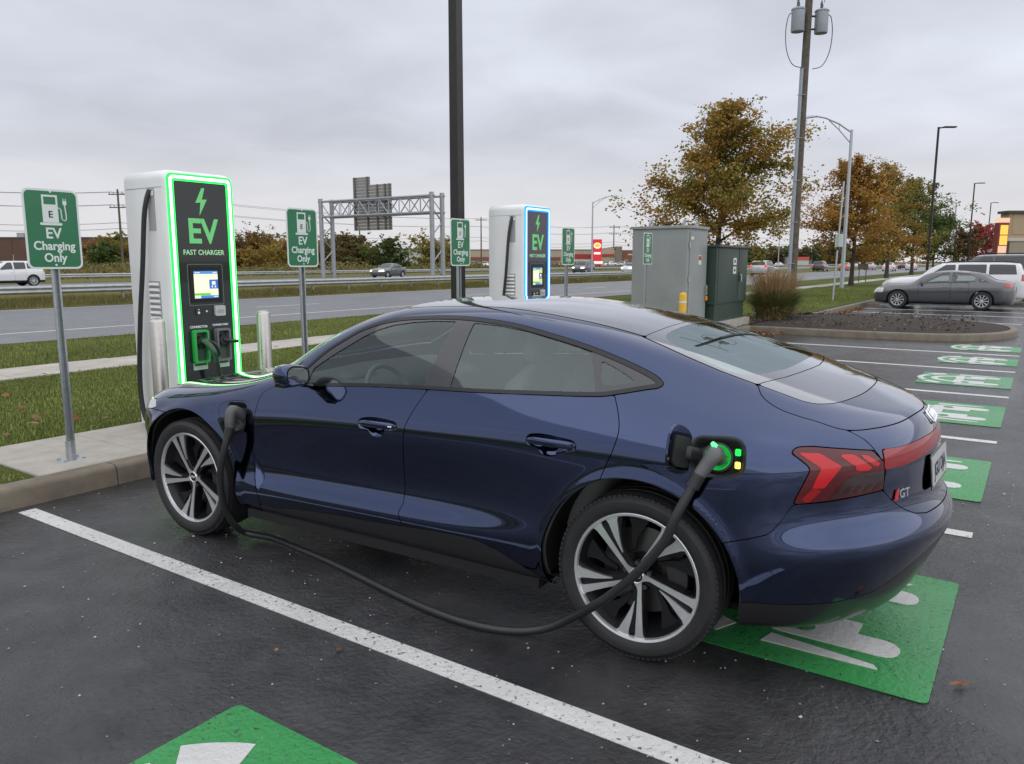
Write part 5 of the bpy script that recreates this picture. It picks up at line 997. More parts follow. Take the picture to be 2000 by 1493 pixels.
far_=[(1652,140,REDP,'pale reddish saloon'),(1700,150,SLVP,'silver saloon'),(1738,132,WHP,'white saloon'),(1765,170,DKP,'dark saloon'),(1781,150,WHP,'white hatch'),(1675,185,WHP,'white saloon'),(1522,230,WHP,'white car')]
protoC={}
for i,(px,D,pm,nm) in enumerate(far_):
    p=P_(px,D); lb='%s in the distant traffic, %s'%(nm,['behind the second maple trunk','just right of the second maple trunk','left of the black lot lamp pole','in front of the black lot lamp pole','just left of the parked white SUV','near the far tree trunks','left of the wooden utility pole'][i])
    k=pm.name
    if k not in protoC: protoC[k]=vehicle('distant_car',lb,'car',(p[0],p[1],.03),math.radians(-90),pm,detail=False,lights='tail',group='highway traffic')
    else:
        c=copy_tree(protoC[k]); c.location=(p[0],p[1],.03); c['label']=lb
for i,(px,D,pm,wh) in enumerate([(1120,175,DKP,'below the red pole sign'),(1108,178,WHP,'left of the red pole sign'),(1190,190,WHP,'right of the red pole sign'),(1215,185,SLVP,'far right of the red pole sign'),(945,182,WHP,'below the long beige store'),(925,180,BLKP,'at the left end of the long beige store'),(960,186,SLVP,'beside the blue charger'),(815,205,WHP,'in front of the white warehouse'),(835,207,DKP,'beside the white car at the warehouse')]):
    p=P_(px,D); lb='tiny %s car parked across the highway, %s'%({'white car paint':'white','dark car paint':'dark','silver car paint':'silver','black car paint':'black'}[pm.name],wh); k=pm.name
    if k not in protoC: protoC[k]=vehicle('distant_car',lb,'car',(p[0],p[1],.3),math.radians(20*i),pm,detail=False,group='cars parked across the highway')
    else:
        c=copy_tree(protoC[k]); c.location=(p[0],p[1],.3); c.rotation_euler=(0,0,math.radians(35*i)); c['label']=lb; c['group']='cars parked across the highway'
# ------------------------------------------------------------------ cabinets, poles, rails
CABG=mat('cabinet grey paint',(.27,.29,.28),.45,var=.08,vscale=2,rvar=.08); CABD=mat('cabinet green paint',(.026,.052,.036),.42,var=.15,vscale=3,rvar=.1)
def Zpx(py,D): return HC+D*(CU[2]*(CY-py)/F+FW[2])
c=thing('grey_cabinet','large grey electrical cabinet on a concrete base beside the green one','cabinet',(15.98,6.74,.15))
MB().rbox((0,0,1.13),(1.15,1.25,2.14),.02).build('housing',CABG,c); MB().rbox((0,0,2.225),(1.22,1.32,.06),.015).build('lid',CABG,c); MB().box((0,0,.03),(1.25,1.34,.06)).build('concrete_base',CONC,c)
MB().rbox((.03,-.634,1.12),(1.0,.018,2.02),.01).build('door',CABG,c)
for dx,dy in ((-.35,.30),(-.35,-.45),(.35,-.45)): MB().lathe([(.035,-.012),(.085,-.012),(.085,.012),(.035,.012)],18,'y',(dx,dy,2.32),closed=True).build('lifting_eye',STEEL,c)
MB().rbox((.50,-.665,.72),(.07,.05,.10),.015).build('padlock',mat('orange lock',(.75,.25,.02),.4),c)
MB().tube([(.45,-.66,1.0),(.45,-.69,1.0),(.45,-.69,.80),(.45,-.66,.80)],.014,8).build('door_handle',STEEL,c); MB().prism(rrect(.16,.20,.005),0,.003,(Vector((.10,-.645,1.55)),Vector((1,0,0)),Vector((0,0,1)),Vector((0,-1,0)))).build('warning_label',SWHITE,c,None)
MB().prism(rrect(.14,.09,.004),.003,.005,(Vector((.10,-.645,1.59)),Vector((1,0,0)),Vector((0,0,1)),Vector((0,-1,0)))).build('warning_red',mat('warning red',(.45,.04,.03),.5),c,None); MB().box((-.36,-.646,2.0),(.16,.004,.06)).build('name_strip',SWHITE,c)
for z_ in (.4,1.1,1.8): MB().cyl((-.50,-.65,z_),(-.50,-.65,z_+.12),.016,n=8).build('hinge',STEEL,c)
c=thing('green_cabinet','dark green utility cabinet with white warning labels','cabinet',(17.72,6.35,.15))
MB().box((0,0,.06),(2.35,1.0,.24)).build('concrete_base',CONC,c); MB().rbox((0,0,.38),(2.02,.78,.42),.01).build('lower_box',CABD,c); MB().rbox((0,0,1.20),(2.12,.84,1.26),.015).build('housing',CABD,c); MB().rbox((0,-.02,1.85),(2.2,.94,.05),.015).build('lid',CABD,c)
for x_,w_ in ((-.27,1.38),(.75,.60)): MB().rbox((x_,-.424,1.20),(w_,.014,1.2),.008).build('door',CABD,c)
MB().tube([(.50,-.44,1.22),(.50,-.48,1.20),(.50,-.48,1.05)],.014,8).build('door_handle',STEEL,c); MB().box((.50,-.44,1.16),(.05,.02,.2)).build('latch_plate',CABD,c)
for z_ in (1.52,1.32):
    MB().prism(rrect(.22,.16,.006),0,.003,(Vector((.12,-.434,z_)),Vector((1,0,0)),Vector((0,0,1)),Vector((0,-1,0)))).build('warning_label',SWHITE,c,None); MB().prism(rrect(.10,.06,.004),.003,.0045,(Vector((.12,-.434,z_)),Vector((1,0,0)),Vector((0,0,1)),Vector((0,-1,0)))).build('label_print',SINK,c,None)
YEL=mat('safety yellow',(.72,.42,.02),.45)
for x_,y_,l in ((14.92,5.98,'yellow bollard in front of the grey cabinet'),):
    b=thing('yellow_bollard',l,'bollard',(x_,y_,.14),0,'yellow bollards'); MB().lathe([(.075,0),(.075,.86)]+[(.075*math.cos(a),.86+.055*math.sin(a)) for a in np.radians([25,50,75,90])],24).build('sleeve',YEL,b,50); MB().lathe([(.077,.70),(.077,.74)],24).build('reflective_band',SWHITE,b,50)
# near black light pole
BLKPOLE=mat('dark bronze pole',(.030,.027,.025),.42,.3,var=.2,vscale=6)
def lot_light(px,D,top,label,arm,sq=.13,xy=None,heads=1):
    p=xy or P_(px,D); t=thing('lot_light',label,'light pole',(p[0],p[1],.1),0,'black parking lot lights')
    MB().rbox((0,0,.25),(.5,.5,.6),.2,n=6).build('concrete_base',CONC,t); MB().box((0,0,top/2+.3),(sq,sq,top-.5),taper=.8).build('pole',BLKPOLE,t)
    a=Vector((RT[0],RT[1],0))*arm; MB().tube([(0,0,top-.02),tuple(a*.35+Vector((0,0,top+.04)))],.05,8).build('arm',BLKPOLE,t)
    M=Matrix.Rotation(math.atan2(a.y,a.x),3,'Z'); MB().rbox(tuple(a*.65+Vector((0,0,top+.05))),(abs(arm)*.75,.36,.09),.05,M).build('lamp_head',BLKPOLE,t); return t
lot_light(0,0,9.2,'tall black light pole rising out of frame behind the car roof',1.0,.152,(8.95,7.05))
lot_light(1812,56,10.9,'nearest black lot lamp, above the parked grey sedan',1.2,.17); lot_light(1890,95,10.9,'second black lot lamp, above the parked white SUV',1.2,.17); lot_light(1925,130,11.2,'farthest black lot lamp, left of the beige building',1.2,.17)
# cobra-head street lamps
GALV=mat('lamp galvanised',(.40,.43,.45),.4,.5)
def street_lamp(px,D,ztop,label,sgn,reach=2.6):
    p=P_(px,D); t=thing('street_lamp',label,'street lamp',(p[0],p[1],.05),0,'grey street lamps'); MB().cyl((0,0,0),(0,0,ztop),.12,.075,14).build('pole',GALV,t,50)
    a=Vector((RT[0],RT[1],0))*sgn*reach; f=lambda u,h:tuple(a*u+Vector((0,0,ztop+h)))
    MB().tube([f(0,-.15),f(.35,.32),f(.7,.62),f(.9,.70),f(1.02,.70)],.045,8).build('arm',GALV,t,60); MB().tube([f(0,-.75),f(.35,.02),f(.62,.50)],.03,8).build('arm_brace',GALV,t,60); MB().tube([f(.33,.0),f(.35,.3)],.02,6).build('arm_strut',GALV,t)
    MB().tube([f(1.0,.70),f(1.1,.70),f(1.25,.66),f(1.3,.64)],[(.05,.06),(.10,.07),(.13,.06),(.04,.03)],10).build('lamp_head',GALV,t,60); return t
street_lamp(1647,44,Zpx(262,44),'grey street lamp with truss arm right of the utility pole',-1,2.1); street_lamp(1156,96,Zpx(397,96),'grey street lamp right of the blue charger',1,2.4); street_lamp(1858,100,Zpx(398,100),'far grey street lamp behind the dark green tree',-1,2.0); street_lamp(1520,165,Zpx(430,165),'small distant street lamp behind the silver SUV',-1,2.0)
# timber utility pole with transformers
WOOD=mat('weathered pole timber',(.105,.090,.066),.85,var=.35,vscale=8,bump=.5,bscale=40,bdist=.01); TRF=mat('transformer grey',(.30,.33,.36),.45,.2,var=.1,vscale=4)
p=P_(1548,25); up_=thing('utility_pole','tall timber utility pole with two grey transformers and conduit','utility pole',(p[0],p[1],.1)); rt=Vector((RT[0],RT[1],0)); bk=Vector((-fh[0],-fh[1],0)); ln=rt*.06
PT=lambda z_:ln*(z_/9)
MB().tube([tuple(PT(z_)+Vector((0,0,z_))) for z_ in (0,3,6,9,13)],[.150,.138,.125,.112,.10],16).build('timber_pole',WOOD,up_,60)
o=rt*-.13+bk*.10; MB().tube([tuple(o+PT(z_)+Vector((0,0,z_))) for z_ in (0,2,4,6,7.5)],.055,12).build('conduit',mat('conduit pvc',(.30,.33,.37),.4),up_,60)
for z_ in (1.5,2.8,4.1,5.4,6.7): MB().tube([tuple(PT(z_)+rt*-.24+bk*.13+Vector((0,0,z_))),tuple(PT(z_)+rt*.0+bk*.21+Vector((0,0,z_)))],.012,6).build('conduit_strap',STEEL,up_)
for s_,bo in ((-1,.16),(1,.0)):
    c0=PT(8.9)+rt*(-.36 if s_<0 else .42)+bk*bo; tr=empty('transformer',c0+Vector((0,0,8.55))); tr.parent=up_
    MB().lathe([(0,0),(.19,.0),(.20,.03),(.20,.62),(.215,.63),(.215,.66),(.17,.70),(0,.71)],24).build('tank',TRF,tr,40)
    for q in ((-.07,0),(.07,.02)): MB().lathe([(.02,.70),(.045,.74),(.03,.78),(.045,.82),(.025,.88),(.012,.95)],12,'z',(q[0],q[1],0)).build('bushing',mat('bushing dark',(.06,.06,.065),.3),tr,40)
    for z_ in (.12,.50): MB().tube([(0,0,z_),tuple((PT(8.9)-c0)+Vector((0,0,z_)))],.03,6).build('bracket',BLKPOLE,tr)
    e=rt*s_; wl=lambda u,h:tuple(e*u+Vector((0,0,h)))
    MB().tube(smooth_path([wl(.20,.55),wl(.30,.45),wl(.36,.0),wl(.30,-.55),wl(.10,-.95),wl(-.20,-1.05)],5),.013,6).build('drop_wire',RUBBER,tr,60)
    MB().tube(smooth_path([wl(.06,.9),wl(.08,1.3),wl(.20,1.7),wl(.35,2.1)],5),.009,6).build('riser_wire',RUBBER,tr,60)
MB().tube([tuple(PT(10.9)+rt*-1.2+Vector((0,0,10.9))),tuple(PT(10.9)+rt*1.2+Vector((0,0,10.9)))],[(.05,.06)]*2,6).build('crossarm',WOOD,up_)
# thin sign post on the lawn, small white plates
t=thing('post_sign','thin grey post with a small white plate on the lawn','sign',(32.3,6.75,.12)); MB().cyl((0,0,0),(.15,-.1,4.6),.035,n=10).build('post',GALV,t)
MB().rbox((.06,-.08,2.35),(.03,.42,.5),.01,Matrix.Rotation(math.radians(-40),3,'Z')).build('plate',SWHITE,t); MB().box((.06,-.06,2.05),(.08,.08,.12)).build('bracket',BLKPOLE,t)
t=thing('signboard','low brown two-legged signboard on the lawn under the trees','sign',(62,11.0,.12)); 
for d_ in (-.25,.25): MB().box((d_*.3,d_,.7),(.06,.06,1.4)).build('leg',WOOD,t)
MB().box((0,0,1.2),(.1,.7,.4)).build('board',WOOD,t)
# guardrails
RAIL=mat('guardrail steel',(.36,.38,.38),.45,.55,var=.2,vscale=3,rvar=.1)
def guardrail(y_,x0,x1,zt,label,step,zb=0.0):
    t=thing('guardrail',label,'guardrail',(x0,y_,0)); prof=[(.0,zt),(-.045,zt-.035),(-.075,zt-.065),(-.075,zt-.10),(-.01,zt-.145),(-.01,zt-.17),(-.075,zt-.215),(-.075,zt-.25),(-.045,zt-.28),(.0,zt-.315)]
    nS=int((x1-x0)/8); 
    sec=MB(); sec.add([(a,p[0],p[1]) for a in (0,8.04) for p in prof],[(k,k+1,len(prof)+k+1,len(prof)+k) for k in range(len(prof)-1)]); me=sec.mesh('rail_section',70)
    for i in range(nS): o_=link('rail_section',me,RAIL,t); o_.location=(i*8,.004*(i%2),0)
    pm=MB(); pm.box((0,.085,(zt-.06+zb)/2),(.09,.012,zt-.06-zb)); pm.box((0,.16,(zt-.06+zb)/2),(.09,.012,zt-.06-zb)); pm.box((0,.122,(zt-.06+zb)/2),(.012,.075,zt-.06-zb)); pm.box((0,.035,zt-.16),(.10,.09,.30)); pme=pm.mesh('post',None)
    i=0
    while i*step<x1-x0 and i<290: o_=link('post',pme,RAIL,t); o_.location=(i*step+.6,0,0); i+=1
guardrail(31.4,-6,330,.76,'near steel guardrail along the grassy median',2.55); guardrail(62.6,-10,420,.72,'far steel guardrail beyond the far carriageway',3.8)
# overhead sign gantry seen from behind
gl,gr=Vector((*P_(641,80),0)),Vector((*P_(855,72),0)); gd=(gr-gl); gL=gd.length; gu=gd.normalized(); gv=Vector((-gu.y,gu.x,0))
gt=thing('sign_gantry','grey steel truss gantry over the highway carrying a sign seen from behind','gantry',gl,math.atan2(gu.y,gu.x)); GS=mat('gantry steel',(.33,.35,.37),.45,.4,var=.1,vscale=2)
Hg=Zpx(397,80); dpt=1.5
for x_ in (0,gL):
    for y_ in (-dpt/2,dpt/2): MB().tube([(x_,y_,0),(x_,y_,Hg+.3)],.22,12).build('column',GS,gt,50)
    br=MB()
    for k in range(5):
        z0=.3+k*1.25; s_=1 if k%2 else -1; MB().tube([(x_,-s_*dpt/2,z0),(x_,s_*dpt/2,z0+1.25)],.07,8).build('brace',GS,gt)
for z_ in (Hg,Hg-1.5):
    for y_ in (-dpt/2,dpt/2): MB().tube([(-.3,y_,z_),(gL+.3,y_,z_)],.11,8).build('chord',GS,gt)
nb=11
for k in range(nb):
    xa=gL*k/nb; xb=gL*(k+1)/nb
    for y_ in (-dpt/2,dpt/2):
        MB().tube([(xa,y_,Hg-(1.5 if k%2 else 0)),(xb,y_,Hg-(0 if k%2 else 1.5))],.055,6).build('lattice',GS,gt); MB().tube([(xa,y_,Hg-1.5),(xa,y_,Hg)],.04,6).build('lattice',GS,gt)
    for z_ in (Hg,Hg-1.5): MB().tube([(xa,-dpt/2,z_),(xb,dpt/2,z_)],.04,6).build('lattice',GS,gt)
SB=mat('sign back aluminium',(.30,.29,.265),.5,.5,var=.08,vscale=2); SBD=mat('sign stiffener',(.17,.165,.15),.55,.4)
x0,x1,x2=gL*.20,gL*.36,gL*.555; y_=dpt/2+.25; zl,zm,zh=Hg-2.9,Hg+1.55,Hg+2.35
def rows_(xa,xb,za,zb,n):
    for k in range(n):
        h=(zb-za)/n; MB().box(((xa+xb)/2,y_,za+h*(k+.5)),(xb-xa,.06,h*.93)).build('sign_plank',SB,gt)
rows_(x0,x2,zl,zm,14); rows_(x0,x1,zm,zh,3)
for x_,zz_ in ((x0+.3,zh),(x1-.3,zh),(gL*.43,zm),(gL*.50,zm),(x2-.2,zm)): MB().box((x_,y_-.10,(zl+zz_)/2),(.16,.12,zz_-zl)).build('stiffener',SBD,gt)
# background utility line
def far_pole(px,D,ytop,label,arms=2,z0=0):
    p=P_(px,D); zt_=Zpx(ytop,D); t=thing('far_utility_pole',label,'utility pole',(p[0],p[1],z0),0,'distant utility poles'); MB().cyl((0,0,0),(0,0,zt_),.19,.12,10).build('timber_pole',WOOD,t,50)
    for k in range(arms):
        z_=zt_-.7-k*1.8; a=rt*1.4; MB().box((0,0,z_),(2.6,.14,.14),Matrix.Rotation(math.atan2(rt.y,rt.x),3,'Z')).build('crossarm',WOOD,t)
        for u in (-.95,-.5,.5,.95): q=rt*1.25*u; MB().cyl((q.x,q.y,z_+.05),(q.x,q.y,z_+.35),.05,n=6).build('insulator',SBD,t)
    return Vector((p[0],p[1],0)),zt_
pA=far_pole(240,110,372,'distant utility pole left of the green charger'); pB=far_pole(940,180,425,'distant utility pole left of the blue charger',1); pC=far_pole(1198,215,440,'distant utility pole right of the red pole sign'); pD=far_pole(704,150,440,'leaning bare pole below the gantry sign',0)
pL=(Vector((*P_(-420,95),0)),Zpx(330,95)); pE=(Vector((*P_(1700,300),0)),Zpx(470,300))
k_=0
for (a,za),(b,zb_),nm in ((pL,pA,'left of the first pole'),(pA,pB,'between the first and second poles'),(pB,pC,'between the second and third poles'),(pC,pE,'right of the third pole')):
    for j,(dz,off) in enumerate(((-.35,-1.1),(-.35,1.1),(-2.1,-1.1),(-2.1,.9),(-4.6,0),(-5.4,.1))):
        A_=a+rt*off+Vector((0,0,za+dz)); B_=b+rt*off+Vector((0,0,zb_+dz)); pts=[]
        for u in np.linspace(0,1,13): q=A_.lerp(B_,u); pts.append((q.x,q.y,q.z-4*1.1*u*(1-u)))
        kind_=['top left','top right','second left','second right','lower telephone','lowest telephone'][j]
        tag(MB().tube(pts,.022 if j<4 else .03,5).build('overhead_wire',RUBBER),'%s overhead wire strung %s'%(kind_,nm),'wire','overhead wires')
# ------------------------------------------------------------------ far buildings
BRK=mat('brick red brown',(.20,.085,.06),.85,var=.2,vscale=2); BEI=mat('beige stucco',(.40,.33,.25),.85,var=.08,vscale=.5); BRN=mat('brown cladding',(.115,.062,.045),.8,var=.1,vscale=1); TAN=mat('tan stucco',(.42,.315,.20),.85,var=.06,vscale=.6); GRYW=mat('pale wall',(.48,.47,.44),.8,var=.06,vscale=.4); REDB=mat('red fascia',(.36,.03,.03),.6); CREAM=mat('cream trim',(.55,.50,.42),.8); SHOPG=mat('shop glass',(.05,.06,.06),.1,emit=(1,.75,.4),es=.10); ROOFG=mat('roof edge',(.10,.10,.10),.8)
def bld(name,label,px0,px1,D,z0=0,face=None,depth=30):
    """building whose front runs from px0 to px1 at depth D, facing the camera"""
    a=Vector((*P_(px0,D),z0)); b=Vector((*P_(px1,D),z0)); u=(b-a); L_=u.length; t=thing(name,label,'building',a,math.atan2(u.y,u.x)); return t,L_
def blk(t,nm,m,x0,x1,z0,z1,d0=0,d1=25): return MB().box(((x0+x1)/2,(d0+d1)/2,(z0+z1)/2),(x1-x0,d1-d0,z1-z0)).build(nm,m,t)
t,L_=bld('brown_warehouse','long brown warehouse behind the left-hand sign',-90,262,150); h=Zpx(466,150)
blk(t,'wall',BRN,0,L_,0,h); blk(t,'roof_edge',ROOFG,-.1,L_+.1,h,h+.25,-.1,25); blk(t,'roof_unit',STEEL,L_*.29,L_*.33,h+.25,h+1.2,4,8); blk(t,'roof_unit',STEEL,L_*.36,L_*.39,h+.25,h+1.0,4,8)
for k in range(3): blk(t,'loading_door',CREAM,L_*.26+k*2.2,L_*.26+k*2.2+1.7,0.6,3.0,-.05,.2)
for q in range(9): blk(t,'cladding_panel',BRN,q*L_/9+.06,(q+1)*L_/9-.06,1.0,h-.3,-.06,0)
t,L_=bld('white_warehouse','low white warehouse left of the tall black pole',775,900,235); h=Zpx(487,235); blk(t,'wall',GRYW,0,L_,0,h); blk(t,'roof_edge',ROOFG,-.1,L_+.1,h,h+.2,-.1,25); blk(t,'loading_door',ROOFG,L_*.35,L_*.45,0,2.5,-.05,.1); blk(t,'wall_band',BRK,L_*.82,L_,0,1.6,-.06,0)
t,L_=bld('long_store','long beige store with red fascia behind the blue charger',895,1172,215); h=Zpx(489,215)
blk(t,'wall',BEI,0,L_,0,h); blk(t,'roof_edge',ROOFG,-.1,L_+.1,h,h+.2,-.1,25); blk(t,'fascia',BRK,0,L_*.72,h-2.9,h-1.9,-.12,0); blk(t,'fascia',REDB,L_*.74,L_,h-2.4,h-1.1,-.15,0); blk(t,'cornice',CREAM,L_*.73,L_,h-3.0,h-2.5,-.2,0)
for k in range(12): blk(t,'shop_window',SHOPG,L_*(.015+.058*k),L_*(.060+.058*k),.4,h-3.1,-.05,.1)
for k in range(3): blk(t,'brick_panel',BRK,L_*(.76+.08*k),L_*(.825+.08*k),0,h-3.1,-.05,.1)
for q in (.33,.62): blk(t,'roof_unit',GRYW,L_*q,L_*(q+.03),h+.2,h+1.3,4,8)
t,L_=bld('brick_store','brick store with stepped parapet right of the red sign',1172,1262,205); h=Zpx(487,205)
blk(t,'wall',BEI,0,L_*.45,0,h-.3); blk(t,'parapet',BEI,L_*.12,L_*.30,h-.3,h+.35,0,20); blk(t,'pillar',mat('grey brown stucco',(.2,.17,.14),.85),L_*.33,L_*.47,0,h+.7,-.4,20); blk(t,'wall',BRK,L_*.47,L_*1.5,0,h-.25); blk(t,'trim_band',CREAM,L_*.6,L_*1.5,h-1.6,h-1.25,-.1,0); blk(t,'awning',REDB,0,L_*.3,h-1.9,h-1.3,-.3,0)
for k in range(3): blk(t,'shop_window',SHOPG,L_*(.52+.16*k),L_*(.62+.16*k),.4,h-2.6,-.05,.1)
p=P_(1166,150); t=thing('pole_sign','red pylon sign with yellow oval right of the blue charger','sign',(p[0],p[1],0),math.atan2(rt.y,rt.x))
zt_,zb_=Zpx(468,150),Zpx(509,150)
for d_ in (-.55,.55): MB().cyl((d_,0,0),(d_,0,zb_+.3),.11,n=10).build('post',BLKPOLE,t)
MB().box((0,0,(zt_+zb_)/2),(1.75,.35,zt_-zb_)).build('cabinet',mat('sign red',(.55,.02,.03),.4,emit=(.6,.02,.03),es=.35),t)
MB().prism([(.72*math.cos(a),.58*math.sin(a)) for a in np.linspace(0,2*math.pi,25)[:-1]],.18,.2,(Vector((0,0,zb_+(zt_-zb_)*.70)),Vector((1,0,0)),Vector((0,0,1)),Vector((0,-1,0)))).build('oval',emit_mat('sign cream',(1,.88,.6),.9),t,None); MB().prism([(.48*math.cos(a),.33*math.sin(a)) for a in np.linspace(0,2*math.pi,25)[:-1]],.2,.215,(Vector((.02,0,zb_+(zt_-zb_)*.71)),Vector((1,0,0)),Vector((0,0,1)),Vector((0,-1,0)))).build('oval_centre',emit_mat('sign yellow',(1,.55,.05),.9),t,None)
MB().box((0,-.18,zb_+(zt_-zb_)*.34),(1.3,.03,.42)).build('name_panel',emit_mat('sign white lit',(1,.93,.9),.9),t); MB().box((.25,-.02,zb_-.45),(2.0,.3,.8)).build('lower_panel',mat('sign red low',(.5,.03,.04),.4,emit=(.6,.1,.1),es=.3),t); MB().box((.25,-.18,zb_-.40),(1.7,.03,.45)).build('reader_board',emit_mat('sign white lit',(1,.93,.9),.9),t)
# tent-roofed hall and red shop far along the highway
t,L_=bld('pale_hall','pale arched hall far along the highway behind the dark SUV',1585,1650,330); h=Zpx(497,330)
mb=MB(); N_=10; prof=[(L_/2-L_/2*math.cos(math.pi*k/N_),h*(.62+.38*math.sin(math.pi*k/N_))) for k in range(N_+1)]
mb.prism([(0,0)]+[(L_,0)]+list(reversed(prof)),0,-20,(Vector((0,0,0)),Vector((1,0,0)),Vector((0,0,1)),Vector((0,-1,0)))); mb.build('hall',mat('hall pale blue',(.38,.42,.46),.5),t); blk(t,'doorway',ROOFG,L_*.3,L_*.45,0,h*.4,-.1,.2)
t,L_=bld('red_shop','small red and white shop beside the timber utility pole',1556,1580,300); h=Zpx(502,300); blk(t,'wall',GRYW,0,L_,0,h); blk(t,'fascia',mat('shop red',(.5,.08,.06),.6),0,L_,h*.65,h,-.2,0)
# beige building at the right edge, with a lit sign tower
t,L_=bld('beige_building','beige stucco building cut by the right edge of the picture',1962,2150,88); h=Zpx(415,88)
blk(t,'wall',TAN,0,L_,0,h,0,1.5); blk(t,'cornice',mat('dark cornice',(.07,.06,.05),.7),-.35,L_+.3,h-.15,h+.12,-.35,1.6); blk(t,'trim_band',CREAM,-.1,L_,Zpx(468,88)-.2,Zpx(468,88)+.15,-.15,0); blk(t,'lower_wall',mat('lower stucco',(.33,.28,.21),.85),0.02,L_,0,Zpx(472,88),-.05,0)
blk(t,'corner_pier',mat('brown pier',(.08,.045,.035),.8),-.12,.30,0,Zpx(470,88),-.12,.5)
for q in range(5): blk(t,'wall_panel',TAN,.5+q*2.1,2.5+q*2.1,Zpx(462,88)+.2,h-.3,-.04,0)
p=P_(1950,84); t=thing('lit_sign','tall sign with two glowing orange panels beside the beige building','sign',(p[0],p[1],0),math.atan2(rt.y,rt.x)); z1_,z0_=Zpx(427,84),Zpx(500,84)
MB().box((0,0,z1_/2),(1.05,.8,z1_)).build('tower',mat('sign dark red brick',(.22,.05,.04),.7),t); MB().box((0,-.03,z1_-.25),(1.1,.82,.5)).build('cap',emit_mat('sign peach',(1,.66,.45),.75),t)
for q,zc_ in enumerate((Zpx(450,84),Zpx(470,84))): MB().rbox((.05,-.42,zc_),(.80,.06,1.0),.05).build('lit_panel',emit_mat('sign orange',(1,.50,.10),1.15),t)
MB().box((0,-.41,Zpx(490,84)),(.9,.05,1.0)).build('lower_panel',emit_mat('sign peach',(1,.66,.45),.75),t)
# ------------------------------------------------------------------ trees and plants
BARK=mat('tree bark',(.055,.045,.036),.9,var=.3,vscale=12,bump=.6,bscale=30,bdist=.02); LEAF=leaf_mat('leaves'); GLEAF=leaf_mat('grass blades',.7,.2)
def leaf_cloud(C,sz,cols,rg,flat=.5):
    """C (n,3) centres -> crossed leaf quads (bent diamonds)"""
    n=len(C); a=rg.normal(size=(n,3)); a[:,2]*=flat; a/=np.linalg.norm(a,axis=1,keepdims=True)+1e-9; b=np.cross(a,rg.normal(size=(n,3))); b/=np.linalg.norm(b,axis=1,keepdims=True)+1e-9
    s=sz*rg.uniform(.6,1.25,(n,1)); up=np.cross(a,b)
    V=np.stack([C-a*s,C+b*s*.62+up*s*.12,C+a*s,C-b*s*.62+up*s*.12],1).reshape(-1,3); Fc=np.arange(4*n).reshape(n,4); return V,Fc,np.repeat(cols,4,0)
def tree(name,label,loc,H,W,trunk_h,cols,seed,nleaf=9000,lsz=.10,shape='maple',trunk_r=None,group='trees',bare=0.,zscale=1.0):
    rg=np.random.default_rng(seed); t=thing(name,label,'tree',loc,0,group); r0=trunk_r or H*.018; mb=MB(); tips=[]
    lean=rg.normal(0,.01,2)*H
    tp=[(lean[0]*u+.04*math.sin(u*5+seed),lean[1]*u,H*.93*u) for u in np.linspace(0,1,12)]
    mb.tube(tp,[max(r0*(1-.93*u)**.9,.012)*(1.35 if u==0 else 1) for u in np.linspace(0,1,12)],9)
    nb=26 if shape!='round' else 20
    for i in range(nb):
        u=trunk_h/H+(0.93-trunk_h/H)*((i+.5)/nb)**.9; k=np.array([np.interp(u,np.linspace(0,1,12),[p[j] for p in tp]) for j in range(3)])
        az=i*2.399+rg.normal(0,.35); f=(u-trunk_h/H)/(1-trunk_h/H)
        rad={'maple':W/2*(.80+.9*f if f<.22 else max(.05,1-(f-.22)/.80)**.85+.05) ,'round':W/2*math.sqrt(max(.06,1-(2*f-.85)**2)) ,'cone':W/2*(1.02-f)}[shape]*rg.uniform(.62,1.12)
        el=math.radians(rg.uniform(4,30)+42*f); n=6; P=[k]; d=np.array([math.cos(az)*math.cos(el),math.sin(az)*math.cos(el),math.sin(el)])
        for s_ in range(n):
            d=d+rg.normal(0,.11,3); d[2]-=.045; d/=np.linalg.norm(d); P.append(P[-1]+d*rad/n)
        br=max(r0*.42*(1-.75*f),.012); mb.tube([tuple(p) for p in P],[max(br*(1-.85*q/n),.007) for q in range(n+1)],6)
        for q in range(2,n+1):
            for m in range(3):
                e_=P[q]+rg.normal(0,1,3)*rad*.13; e2=P[q]+(e_-P[q])*1.7+d*rad*.08*rg.uniform(0,1)
                if rg.random()<.7: mb.tube([tuple(P[q]),tuple(e2)],[max(br*.22,.006),.004],4)
                tips.append((e2,f,rad*.085)); tips.append((P[q],f,rad*.06))
    mb.build('trunk',BARK,t,60)
    if nleaf:
        tp_=np.array([x_[0] for x_ in tips]); sp=np.array([x_[2] for x_ in tips]); keep=rg.random(len(tp_))>bare; tp_=tp_[keep]; sp=sp[keep]
        wt=sp/sp.sum(); idx=rg.choice(len(tp_),nleaf,p=wt); C=tp_[idx]+rg.normal(size=(nleaf,3))*np.maximum(sp[idx],H*.016)[:,None]*np.array([1,1,.72]); C[:,2]=np.maximum(C[:,2],trunk_h*.8)
        cc=np.array(cols); cl_c=cc[rg.integers(0,len(cc),len(tp_))]
        # neighbouring shoots turn colour together
        ph=np.sin(tp_[:,0]*1.1+seed)+np.sin(tp_[:,1]*1.3+2*seed)+np.sin(tp_[:,2]*.9); wsel=np.clip((ph+1.5)/3,0,.999); cl_c=.55*cc[(wsel*len(cc)).astype(int)]+.45*cl_c
        col=cl_c[idx]*rg.uniform(.72,1.28,(nleaf,1))*1.3
        V,Fc,cv=leaf_cloud(C,lsz,col,rg); o=link('crown',np_mesh('crown',V,Fc,False,cv),LEAF,t)
    return t
